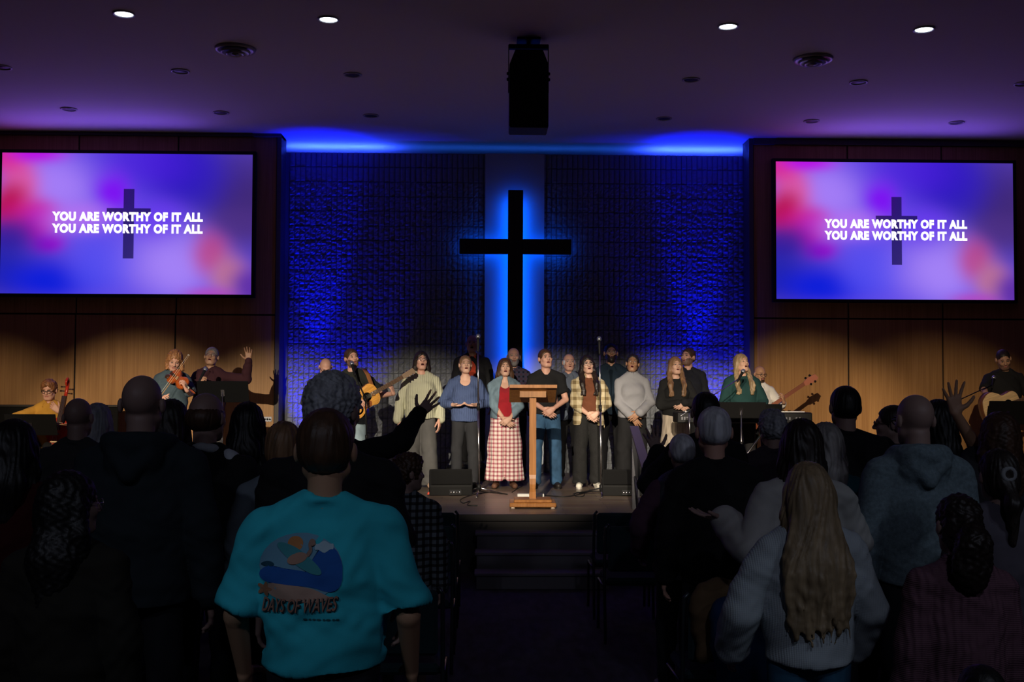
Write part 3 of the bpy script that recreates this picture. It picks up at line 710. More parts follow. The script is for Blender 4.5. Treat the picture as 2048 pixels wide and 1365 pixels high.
class Field:
    def __init__(s): s.P = []
    def cone(s, a, b, ra, rb=None, k=.02, op='+', flat=None, Rm=None):
        """tapered capsule; flat=(sx,sy,sz) squashes it in its frame Rm"""
        rb = ra if rb is None else rb
        s.P.append(('c', V3(a), V3(b), ra, rb, k, op, flat, Rm)); return s
    def ell(s, c, r, k=.02, op='+', Rm=None):
        r = V3(r) if isinstance(r, (tuple, list, np.ndarray)) else V3(r, r, r)
        s.P.append(('e', V3(c), r, None, None, k, op, None, Rm)); return s
    def plane(s, p, n, k=.01, lo=None, hi=None):
        """cut away the side n points to, only within box lo..hi"""
        n = V3(n); n = n/np.linalg.norm(n)
        s.P.append(('p', V3(p), n, lo, hi, k, '-', None, None)); return s
    def bounds(s):
        lo = V3(9, 9, 9); hi = -lo
        for q in s.P:
            if q[6] != '+': continue
            l, h = s._bb(q, 0); lo = np.minimum(lo, l); hi = np.maximum(hi, h)
        return lo, hi
    def _bb(s, q, mg):
        if q[0] == 'c':
            r = max(q[3], q[4])
            if q[7] is not None: r = r*max(q[7])
            return np.minimum(q[1], q[2]) - r - mg, np.maximum(q[1], q[2]) + r + mg
        if q[0] == 'e':
            r = q[2] if q[8] is None else V3(*([q[2].max()]*3))
            return q[1] - r - mg, q[1] + r + mg
        lo = V3(-9, -9, -9) if q[3] is None else V3(q[3]); hi = V3(9, 9, 9) if q[4] is None else V3(q[4])
        return lo, hi
    def mesh(s, step=.014, fine=()):
        """fine: list of (lo, hi, step) boxes where the grid is finer"""
        lo, hi = s.bounds(); lo = lo - .03; hi = hi + .03
        axes = []
        for a in range(3):
            x = [lo[a]]
            while x[-1] < hi[a]:
                st = step
                for (l, h, fs) in fine:
                    if l[a] - st < x[-1] < h[a]: st = min(st, fs)
                x.append(x[-1] + st)
            axes.append(np.array(x))
        X, Y, Z = axes
        D = np.full((len(X), len(Y), len(Z)), .2, dtype=np.float32)
        for q in s.P:
            k = q[5]
            l, h = s._bb(q, k*1.2 + .03)
            i0, i1 = np.searchsorted(X, l[0]), np.searchsorted(X, h[0]); j0, j1 = np.searchsorted(Y, l[1]), np.searchsorted(Y, h[1]); k0, k1 = np.searchsorted(Z, l[2]), np.searchsorted(Z, h[2])
            if i1 <= i0 or j1 <= j0 or k1 <= k0: continue
            x = X[i0:i1, None, None]; y = Y[None, j0:j1, None]; z = Z[None, None, k0:k1]
            if q[0] == 'c':
                a, b = q[1], q[2]; sc = 1.0
                px, py, pz = x-a[0], y-a[1], z-a[2]; ba = b-a
                if q[8] is not None:
                    M = q[8]
                    px, py, pz = (px*M[0,0]+py*M[1,0]+pz*M[2,0], px*M[0,1]+py*M[1,1]+pz*M[2,1], px*M[0,2]+py*M[1,2]+pz*M[2,2]); ba = M.T @ ba
                if q[7] is not None:
                    f = q[7]; px, py, pz = px/f[0], py/f[1], pz/f[2]; ba = ba/np.array(f); sc = min(f)
                bb = max((ba**2).sum(), 1e-9)
                t = np.clip((px*ba[0]+py*ba[1]+pz*ba[2])/bb, 0, 1)
                d = np.sqrt((px-t*ba[0])**2 + (py-t*ba[1])**2 + (pz-t*ba[2])**2) - (q[3] + (q[4]-q[3])*t)
                d = d*sc if sc < 1 else d
            elif q[0] == 'e':
                c, r = q[1], q[2]; px, py, pz = x-c[0], y-c[1], z-c[2]
                if q[8] is not None:
                    M = q[8]
                    px, py, pz = (px*M[0,0]+py*M[1,0]+pz*M[2,0], px*M[0,1]+py*M[1,1]+pz*M[2,1], px*M[0,2]+py*M[1,2]+pz*M[2,2])
                k0_ = np.sqrt((px/r[0])**2 + (py/r[1])**2 + (pz/r[2])**2); k1_ = np.sqrt((px/r[0]**2)**2 + (py/r[1]**2)**2 + (pz/r[2]**2)**2)
                d = k0_*(k0_-1)/np.maximum(k1_, 1e-6)
            else:
                p, n = q[1], q[2]; d = -((x-p[0])*n[0] + (y-p[1])*n[1] + (z-p[2])*n[2]); d = np.broadcast_to(d, (i1-i0, j1-j0, k1-k0))
            B = D[i0:i1, j0:j1, k0:k1]
            if q[6] == '+':
                hh = np.maximum(k - np.abs(B - d), 0)/k; B[...] = np.minimum(B, d) - hh*hh*k*.25
            else:
                e = -d if q[0] != 'p' else -d
                hh = np.maximum(k - np.abs(B - e), 0)/k; B[...] = np.maximum(B, e) + hh*hh*k*.25
        return surface_nets(D, X, Y, Z)

def surface_nets(D, X, Y, Z):
    D[0], D[-1] = .2, .2; D[:, 0], D[:, -1] = .2, .2; D[:, :, 0], D[:, :, -1] = .2, .2
    ins = D < 0
    n = ins[:-1, :-1, :-1].astype(np.int8)
    for dx in (0, 1):
        for dy in (0, 1):
            for dz in (0, 1):
                if dx+dy+dz: n += ins[dx:ins.shape[0]-1+dx, dy:ins.shape[1]-1+dy, dz:ins.shape[2]-1+dz]
    act = (n > 0) & (n < 8)
    I = np.argwhere(act)
    vid = np.full(act.shape, -1, dtype=np.int32); vid[act] = np.arange(len(I))
    i, j, k = I.T
    acc = np.zeros((len(I), 3)); cnt = np.zeros(len(I))
    c = {}
    for dx in (0, 1):
        for dy in (0, 1):
            for dz in (0, 1): c[dx, dy, dz] = D[i+dx, j+dy, k+dz]
    xs = (X[i], X[i+1]); ys = (Y[j], Y[j+1]); zs = (Z[k], Z[k+1])
    for a in range(3):
        for u in (0, 1):
            for v in (0, 1):
                p0 = [u, v]; p0.insert(a, 0); p1 = [u, v]; p1.insert(a, 1)
                d0 = c[tuple(p0)]; d1 = c[tuple(p1)]
                m = (d0 < 0) != (d1 < 0)
                t = np.where(m, d0/np.where(m, d0-d1, 1), 0)
                co = [xs[p0[0]], ys[p0[1]], zs[p0[2]]]
                w_ = (xs, ys, zs)[a]; co[a] = w_[0] + t*(w_[1]-w_[0])
                for b in range(3): acc[:, b] += np.where(m, co[b], 0)
                cnt += m
    verts = acc/np.maximum(cnt, 1)[:, None]
    faces = []
    for a in range(3):
        s0 = [slice(1, -1)]*3; s1 = [slice(1, -1)]*3
        s0[a] = slice(0, -1); s1[a] = slice(1, None)
        A = ins[tuple(s0)]; Bq = ins[tuple(s1)]
        for sgn, mk in ((1, A & ~Bq), (-1, ~A & Bq)):
            E = np.argwhere(mk)
            if not len(E): continue
            off = np.ones(3, int); off[a] = 0
            E = E + off
            b, c_ = (a+1) % 3, (a+2) % 3
            def cell(db, dc):
                q = E.copy(); q[:, b] -= db; q[:, c_] -= dc
                return vid[q[:, 0], q[:, 1], q[:, 2]]
            qd = np.stack([cell(1, 1), cell(0, 1), cell(0, 0), cell(1, 0)], 1)
            faces.append(qd if sgn > 0 else qd[:, ::-1])
    F = np.concatenate(faces) if faces else np.zeros((0, 4), int)
    F = F[(F >= 0).all(1)]
    return verts, F

def keep_main(verts, F, minfrac=.02):
    return verts, F

def np_object(name, verts, F, mats, parent=None, midx=None, smooth=True):
    me = bpy.data.meshes.new(name)
    me.vertices.add(len(verts)); me.vertices.foreach_set('co', np.ascontiguousarray(verts, dtype=np.float32).ravel())
    me.loops.add(len(F)*4); me.loops.foreach_set('vertex_index', np.ascontiguousarray(F, dtype=np.int32).ravel())
    me.polygons.add(len(F)); me.polygons.foreach_set('loop_start', np.arange(0, len(F)*4, 4, dtype=np.int32)); 
    me.polygons.foreach_set('use_smooth', np.ones(len(F), dtype=bool))
    for m in mats: me.materials.append(m)
    if midx is not None: me.polygons.foreach_set('material_index', midx.astype(np.int32))
    me.update(calc_edges=True)
    o = bpy.data.objects.new(name, me); COL.objects.link(o)
    if parent: o.parent = parent
    return o
def displace(verts, F, fn):
    """push vertices along smooth normals by fn(verts)"""
    a = verts[F[:, 1]] - verts[F[:, 0]]; b = verts[F[:, 3]] - verts[F[:, 0]]
    fnm = np.cross(a, b); N = np.zeros_like(verts)
    for i in range(4): np.add.at(N, F[:, i], fnm)
    N /= np.maximum(np.linalg.norm(N, axis=1), 1e-9)[:, None]
    return verts + N*fn(verts, N)[:, None]
def wrinkles(amp, seed=0, sc=1.0):
    r = np.random.RandomState(seed); ph = r.rand(8)*6.28
    def fn(v, N):
        x, y, z = v.T*sc
        w1 = np.sin(9*x+3*y+ph[0])*.6
        a = np.sin(26*z + 9*np.sqrt(x*x+.012) + 3*w1 + ph[1]); b = np.sin(17*z - 21*x + 8*y + 2.5*np.sin(13*z+ph[2]) + ph[3])
        c = np.sin(41*x + 23*z + 2*w1 + ph[4]); d = np.sin(11*x + 31*z - 14*y + 3*np.sin(6*x+ph[6]) + ph[5])
        e = np.sin(70*z + 30*x + 3*np.sin(25*x+ph[7]) + 20*y)
        return amp*(.34*a*np.abs(a) + .32*b*np.abs(b) + .12*c + .32*np.maximum(d, 0)**3 + .14*e*np.maximum(b, 0))
    return fn

# ---- materials of skin, hair and cloth
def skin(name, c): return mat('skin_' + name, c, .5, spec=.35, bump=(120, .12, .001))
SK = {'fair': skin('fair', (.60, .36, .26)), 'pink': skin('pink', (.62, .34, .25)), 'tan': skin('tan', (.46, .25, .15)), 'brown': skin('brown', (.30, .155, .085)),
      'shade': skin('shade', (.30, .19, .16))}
LIP = mat('lip', (.42, .16, .13), .45); MOUTH = mat('mouth_inside', (.06, .012, .012), .5); EYE = mat('eye', (.10, .07, .06), .25); EYEW = mat('eye_white', (.26, .20, .17), .35)
def hairm(name, c, s=40):
    return mat('hair_' + name, c, .5, bump=(s, .8, .006, (1, 1, .18)), vary=(30, .4, (1, 1, .12)), spec=.4)
HR = {'brown': hairm('brown', (.06, .028, .014)), 'dark': hairm('dark', (.016, .010, .008)), 'black': hairm('black', (.006, .005, .005)), 'grey': hairm('grey', (.30, .30, .32)), 'white': hairm('white', (.60, .60, .62)),
      'blond': hairm('blond', (.29, .205, .115)), 'strawberry': hairm('strawberry', (.33, .15, .06)), 'auburn': hairm('auburn', (.22, .09, .035)), 'saltpepper': hairm('saltpepper', (.20, .18, .17)), 'lightbrown': hairm('lightbrown', (.20, .11, .055)),
      'stubble': hairm('stubble', (.20, .11, .075))}

def cloth(name, c, bump=(220, .25, .002), rough=.9, sheen=.0, vary=(6, .12)): return mat(name, c, rough, bump=bump, vary=vary, sheen=sheen, spec=.2)
def knit(name, c, cable_=True):
    """cable knit: vertical waves in the relief"""
    if name in MATS: return MATS[name]
    m = mat(name, c, .95, spec=.15); nt = m.node_tree; b = nt.nodes['Principled BSDF']
    tc = nt.nodes.new('ShaderNodeTexCoord')
    wv = nt.nodes.new('ShaderNodeTexWave'); wv.wave_type = 'BANDS'; wv.bands_direction = 'X'; wv.inputs['Scale'].default_value = 12 if cable_ else 40
    wv.inputs['Distortion'].default_value = 2.5 if cable_ else .5; wv.inputs['Detail'].default_value = 2
    w2 = nt.nodes.new('ShaderNodeTexWave'); w2.bands_direction = 'Z'; w2.inputs['Scale'].default_value = 45
    nt.links.new(tc.outputs['Object'], wv.inputs['Vector']); nt.links.new(tc.outputs['Object'], w2.inputs['Vector'])
    ad = nt.nodes.new('ShaderNodeMath'); ad.operation = 'MULTIPLY_ADD'; ad.inputs[1].default_value = .35; nt.links.new(w2.outputs['Fac'], ad.inputs[0]); nt.links.new(wv.outputs['Fac'], ad.inputs[2])
    bp = nt.nodes.new('ShaderNodeBump'); bp.inputs['Strength'].default_value = .7 if cable_ else .3; bp.inputs['Distance'].default_value = .006 if cable_ else .003
    nt.links.new(ad.outputs[0], bp.inputs['Height']); nt.links.new(bp.outputs[0], b.inputs['Normal'])
    return m
def plaid(name, base, line, dark, period=.075, rough=.9, mode='xz'):
    if name in MATS: return MATS[name]
    m = mat(name, base, rough, spec=.15, bump=(250, .2, .002)); nt = m.node_tree; b = nt.nodes['Principled BSDF']
    tc = nt.nodes.new('ShaderNodeTexCoord'); sp = nt.nodes.new('ShaderNodeSeparateXYZ'); nt.links.new(tc.outputs['Object'], sp.inputs[0])
    def stripes(sock, duty, off=0.0):
        a = nt.nodes.new('ShaderNodeMath'); a.operation = 'MULTIPLY_ADD'; a.inputs[1].default_value = 1/period; a.inputs[2].default_value = 100 + off; nt.links.new(sock, a.inputs[0])
        f = nt.nodes.new('ShaderNodeMath'); f.operation = 'FRACT'; nt.links.new(a.outputs[0], f.inputs[0])
        g = nt.nodes.new('ShaderNodeMath'); g.operation = 'LESS_THAN'; g.inputs[1].default_value = duty; nt.links.new(f.outputs[0], g.inputs[0]); return g.outputs[0]
    def add(a, c_):
        q = nt.nodes.new('ShaderNodeMath'); q.operation = 'ADD'; nt.links.new(a, q.inputs[0]); nt.links.new(c_, q.inputs[1]); return q.outputs[0]
    sA = add(stripes(sp.outputs[0], .42), stripes(sp.outputs[2], .42))
    hf = nt.nodes.new('ShaderNodeMath'); hf.operation = 'MULTIPLY'; hf.inputs[1].default_value = .5; nt.links.new(sA, hf.inputs[0])
    rp = nt.nodes.new('ShaderNodeValToRGB'); e = rp.color_ramp.elements
    rp.color_ramp.interpolation = 'LINEAR'; e[0].position = 0; e[0].color = (*base, 1); e[1].position = 1.0; e[1].color = (*dark, 1)
    mid = e.new(.5); mid.color = (*line, 1)
    nt.links.new(hf.outputs[0], rp.inputs[0]); nt.links.new(rp.outputs[0], b.inputs['Base Color'])
    return m
def denim(name, c, c2):
    return mat(name, c, .85, bump=(260, .3, .002), vary=(9, .38, (1, 1, .6)), spec=.2)

# ---- the figure
def ik(Sh, W, L1, L2, pole):
    d = W - Sh; L = np.linalg.norm(d)
    mx = (L1+L2)*.995
    if L > mx: W = Sh + d/L*mx; d = W - Sh; L = mx
    a = (L1*L1 - L2*L2 + L*L)/(2*L); h = math.sqrt(max(L1*L1 - a*a, 0)); u = d/L
    p = pole - (pole @ u)*u; p = p/max(np.linalg.norm(p), 1e-6)
    return Sh + u*a + p*h, W

def nrm(v): v = V3(v); return v/max(np.linalg.norm(v), 1e-9)

def hand(F, w_, f, n, thumb_side, curl=.35, spread=.12, s=1.0, thumb_out=.8, curls=None):
    """w_ wrist, f finger direction, n palm normal (direction the palm looks), thumb_side: direction of the thumb"""
    f = nrm(f); n = V3(n) - (V3(n) @ f)*f; n = nrm(n); sd = nrm(np.cross(f, n))
    if sd @ V3(thumb_side) < 0: sd = -sd
    # metacarpals
    lat = [.030, .010, -.011, -.030]; base = [.088, .092, .088, .080]; L = [(.042, .025, .020), (.046, .028, .021), (.043, .026, .020), (.034, .020, .018)]
    for i in range(4):
        kn = w_ + f*base[i]*s + sd*lat[i]*s
        F.cone(w_ + f*.012*s + sd*lat[i]*.55*s, kn, .0165*s, .0125*s, k=.012)
        dirn = nrm(f + sd*(lat[i]/.03)*spread); cu = (curls[i] if curls else curl*(1 + .12*i))
        p = kn; ang = cu*.55
        for j, l in enumerate(L[i]):
            dd = dirn*math.cos(ang) + n*math.sin(ang)
            q = p + dd*l*s
            F.cone(p, q, (.0098 - .001*j)*s, (.0090 - .001*j)*s, k=.0035); p = q; ang += cu
    # thumb from the side of the palm near its base
    b0 = w_ + f*.022*s + sd*.020*s + n*.006*s
    d1 = nrm(f*(1-.45*thumb_out) + sd*(.55 + .5*thumb_out) + n*.35)
    b1 = b0 + d1*.045*s; d2 = nrm(d1 + f*.45); b2 = b1 + d2*.033*s; b3 = b2 + nrm(d2 + f*.3 + n*.1)*.026*s
    F.cone(b0, b1, .0165*s, .0125*s, k=.012); F.cone(b1, b2, .0115*s, .0105*s, k=.004); F.cone(b2, b3, .0105*s, .0085*s, k=.004)
    return p

HEAD_FACE = dict(nose=1.0, jaw=1.0)
def head_prims(F, T, sx=1.0, jaw=1.0, openm=0.0, ears=True, smile=0):
    """T: function mapping head-frame points to body points; Rm rotation"""
    Rm = T.R; s = T.s
    e = lambda c, r, **k: F.ell(T(c), V3(r)*s, Rm=Rm, **k)
    c = lambda a, b, ra, rb=None, **k: F.cone(T(a), T(b), ra*s, (rb if rb is not None else ra)*s, **k)
    e((0, .012, .032), (.078*sx, .098, .090), k=.01)
    e((0, -.022, -.030), (.066*sx, .078, .078), k=.03)
    dj = -.010*openm
    e((0, -.040, -.080+dj), (.048*sx*jaw, .045, .034), k=.03)
    c((-.018*jaw, -.072, -.098+dj), (.018*jaw, -.072, -.098+dj), .018, k=.02)
    for q in (-1, 1):
        c((q*.052*sx*jaw, -.01, -.058+dj*.6), (q*.028*jaw, -.055, -.092+dj), .022, .02, k=.025)
        e((q*.040, -.070, -.026), (.022, .020, .022), k=.022)
        c((q*.012, -.092, .026), (q*.044, -.080, .028), .0095, .008, k=.012)
        F.ell(T((q*.031, -.103, .004)), .0175*s, k=.010, op='-')
        F.ell(T((q*.031, -.0845, .004)), .0135*s, k=.002)
        if ears: F.ell(T((q*.087*sx, .014, -.004)), V3(.012, .020, .032)*s, k=.006, Rm=Rm)
        c((q*.010, -.108, -.028), (q*.012, -.100, -.030), .0085, k=.006)
    c((0, -.094, .016), (0, -.116, -.024), .0085, .0125, k=.012)
    c((-.018, -.092, -.052), (.018, -.092, -.052), .0065, k=.007)
    c((-.015, -.089, -.069+dj), (.015, -.089, -.069+dj), .0075, k=.007)
    if openm > 0: F.ell(T((0, -.098, -.0605+dj*.5)), V3(.017, .028, .0035+.0075*openm)*s, k=.003, op='-', Rm=Rm)
    else: c((-.022, -.104, -.0605), (.022, -.104, -.0605), .0045, k=.004, op='-')

class HT:
    def __init__(s, pivot, yaw, pitch, roll, sc):
        s.R = rotm(yaw, pitch, roll); s.s = sc; s.p = V3(pivot)
    def __call__(s, q): return s.p + s.R @ ((V3(q) + V3(0, -.02, .115))*s.s)
    def inv(s, v): return ((v - s.p) @ s.R)/s.s - V3(0, -.02, .115)

def person(label, px, ytop, D, z0=0.0, back=False, rot=0.0, h=None, bw=1.0, belly=1.0, hips=1.0, fem=False, sk='fair', head=(0, 0, 0), openm=0.0,
           hair='short', hc='brown', beard=None, glasses=False, top=None, bottom=None, arms=None, shoes=True, cat='person', lean=0.0, stance=.108,
           fine=None, group=None, extra=None, headscale=1.0, seated=False, wrk=.014, hat=None, px_s=None, headx=0.0, onlytop=False, step=None, jaw=1.0):
    """stand one person at pixel column px and depth D; its height comes from the top of its head"""
    if not back: bw *= .95
    pt = at(px, ytop, D); x0 = pt.x
    h = h or (pt.z - z0)
    if seated: h = seated
    k = h/1.75
    rz = math.pi if back else 0.0
    rz += R(rot)
    zoff = 0.0
    if seated: zoff = (pt.z - z0) - 1.31*k; 
    t = thing('person', label, cat, (x0, D, z0), rz, group)
    scl = FPX/D            # pixels per metre in the full frame
    g = lambda *a: V3(*a)*k
    c_, s_ = math.cos(-rz), math.sin(-rz)
    def loc(p):            # world point -> local
        d = V3(p[0]-x0, p[1]-D, p[2]-z0); return V3(c_*d[0]-s_*d[1], s_*d[0]+c_*d[1], d[2])
    dz = V3(0, 0, 0)
    if seated: dz = V3(0, 0, zoff - .44*k + .0)
    G = lambda *a: V3(*a)*k + (V3(0, 0, -.44*k + zoff) if seated else 0)
    ln = lambda z: V3(headx*0, -lean*max(z - .95, 0), 0)*k
    def U(x, y, z): return G(x, y, z) + ln(z)
    F = Field()
    # torso
    F.ell(U(0, .012, .95), V3(.160*hips, .112, .115)*k, k=.03)
    F.ell(U(0, -.002*belly - .03*(belly-1), 1.08), V3(.140*belly, .104*belly, .14)*k, k=.06*k)
    F.ell(U(0, .002, 1.26), V3(.158*bw, .108, .17)*k, k=.06*k)
    F.cone(U(-.125*bw, .01, 1.392), U(.125*bw, .01, 1.392), .050*k, k=.05*k)
    for q in (-1, 1): F.cone(U(q*.10*bw, .012, 1.418), U(q*.02, .014, 1.462), .038*k, .042*k, k=.03*k)
    nb = U(0, .014, 1.45); hp = U(0, .012, 1.52)
    T = HT(hp, head[0], head[1], head[2], k*.985*headscale)
    F.cone(nb, T((0, .022, -.07)), .056*k*(.9 if fem else 1.05), .052*k*(.88 if fem else 1.05), k=.025)
    if fem:
        for q in (-1, 1): F.ell(U(q*.068, -.085, 1.27), V3(.06, .05, .058)*k, k=.03)
    head_prims(F, T, 1.0 if not fem else .96, jaw*(1.0 if not fem else .88), openm)
    # legs
    legs = {}
    for q in (-1, 1):
        if seated:
            H, K, A = G(q*.09, 0, .90), G(q*.16, -.42, .93), G(q*.17, -.44, .93) ; A = V3(A[0], A[1], .09)
        else:
            H, K, A = g(q*.085, .005, .90), g(q*stance*1.0, -.012, .49), g(q*stance*1.05, .02, .085)
        legs[q] = (H, K, A)
        F.cone(H, K, .078*k, .049*k, k=.03); F.cone(K, A, .047*k, .036*k, k=.02)
        if not seated: F.ell(K + (A-K)*.3 + V3(0, .02, 0)*k, V3(.040, .040, .1)*k, k=.02)
        F.cone(A + V3(0, .02, -.045)*k, A + V3(q*.02, -.14, -.058)*k, .034*k, .026*k, k=.02)
    # arms
    arms = arms or {}
    AR = {}; hz = []
    for q in (-1, 1):
        a = dict(arms.get(q, {}))
        Sh = U(q*.168*bw, .010, 1.385)
        if 'px' in a:
            p = at(a['px'][0], a['px'][1], D + a['px'][2]); W = loc(p)
        elif 'w' in a: W = U(*a['w']) if not a.get('raw') else V3(a['w'])
        else: W = U(q*(.235*bw), -.03, .84)
        pole = V3(a.get('pole', (q*.6, .8, -.3)))
        if 'poleP' in a: pole = loc(at(a['poleP'][0], a['poleP'][1], D + a['poleP'][2])) - Sh
        E, W = ik(Sh, W, .285*k, .255*k, pole)
        AR[q] = (Sh, E, W)
        F.cone(Sh, E, .050*k, .039*k, k=.03); F.cone(E, W, .040*k, .0255*k, k=.008)
        fd = V3(a['f']) if 'f' in a else nrm(W-E) + V3(0, -.15, 0)
        nd = V3(a['n']) if 'n' in a else V3(-q, .2, 0)
        th = V3(a['t']) if 't' in a else V3(0, -1, 0)
        hand(F, W, fd, nd, th, a.get('curl', .35), a.get('spread', .10), k*1.0, a.get('to', .5), a.get('curls'))
        hz.append(W)
    fs = max(.0052, min(.009, 1.15/scl)) if fine is None else fine
    bs = step or max(.011, min(.018, 3.0/scl))
    fb = [(T((-.1, -.13, -.14)) - .05, T((.1, .12, .13)) + .05, fs)]
    cc = T((0, -.01, 0)); fb = [(cc - .135*k, cc + .135*k, fs)]
    if not onlytop or arms:
        for W in hz: fb.append((W - .20*k*.9, W + .20*k*.9, fs))
    v, f = F.mesh(bs, fb)
    # colour regions by place in the head frame
    ctr = v[f].mean(1); q = T.inv(ctr)
    mi = np.zeros(len(f), int)
    ml = [SK[sk]]
    if not back or abs(head[0]) > 40:
        ml = [SK[sk], LIP, MOUTH, EYE, EYEW, HR[hc if hc not in ('white', 'grey') else 'saltpepper'], HR['stubble']]
        dj = -.010*openm
        ax = np.abs(q[:, 0])
        lip = (ax < .021) & (q[:, 1] < -.080) & (np.abs(q[:, 2] + .0605 - dj*.5) < .0105 + .0065*openm)
        mi[lip] = 1
        if openm > 0:
            mo = (ax < .019) & (np.abs(q[:, 2] + .0605 - dj*.5) < .004 + .0085*openm) & (q[:, 1] < -.06) & (q[:, 1] > -.0945); mi[mo] = 2
        de = np.sqrt((ax-.031)**2 + ((q[:, 2]-.004)*1.7)**2); ey = (de < .0125) & (q[:, 1] < -.08); mi[ey] = 4
        mi[(np.sqrt((ax-.031)**2 + (q[:, 2]-.004)**2) < .0062) & (q[:, 1] < -.08)] = 3
        mi[(np.abs(q[:, 2]-.004-.0085) < .0028) & (np.abs(ax-.031) < .014) & (q[:, 1] < -.07)] = 5
        br = (np.abs(q[:, 2] - .030 + .14*np.abs(ax-.030)) < .0038) & (ax > .013) & (ax < .047) & (q[:, 1] < -.07); mi[br] = 5
        if beard in ('stubble', 'full', 'goatee'):
            bd = (q[:, 1] < -.0 if beard != 'goatee' else (ax < .03) & (q[:, 1] < -.05)) & (q[:, 2] < -.042 + .5*np.maximum(0, ax-.03)) & (q[:, 2] > -.125) & ~lip & (mi == 0) & (q[:, 1] < .01)
            bd &= ~((ax < .03) & (q[:, 2] > -.046))
            mi[bd] = 6 if beard == 'stubble' else 5
    b = np_object('body', v, f, ml, t, mi)
    info = dict(t=t, T=T, AR=AR, k=k, U=U, g=g, legs=legs, loc=loc, D=D, x0=x0, z0=z0, scl=scl, bw=bw, belly=belly, hips=hips, fem=fem, back=back, seated=seated, G=G)
    if beard == 'full':
        B = Field(); s = T.s
        B.ell(T((0, -.045, -.078)), V3(.058, .052, .05)*s, Rm=T.R, k=.02); B.cone(T((-.055, -.0, -.04)), T((-.04, -.04, -.08)), .02*s, k=.02); B.cone(T((.055, -.0, -.04)), T((.04, -.04, -.08)), .02*s, k=.02)
        B.ell(T((0, -.065, -.105)), V3(.036, .036, .035)*s, Rm=T.R, k=.02)
        B.ell(T((0, -.115, -.062)), V3(.026, .03, .012)*s, op='-', Rm=T.R, k=.008); B.ell(T((0, -.115, -.02)), V3(.05, .06, .028)*s, op='-', Rm=T.R, k=.01)
        bv, bf = B.mesh(.006); bv = displace(bv, bf, lambda p, n: .002*np.sin(p[:, 0]*300)*np.sin(p[:, 2]*260)); np_object('beard', bv, bf, [HR[hc]], t)
    do_hair(info, hair, hc)
    if glasses: do_glasses(info, glasses if isinstance(glasses, str) else 'dark')
    if top: do_top(info, top, wrk)
    if bottom: do_bottom(info, bottom, wrk)
    if shoes and not onlytop: do_shoes(info, shoes if isinstance(shoes, str) else 'dark')
    return info

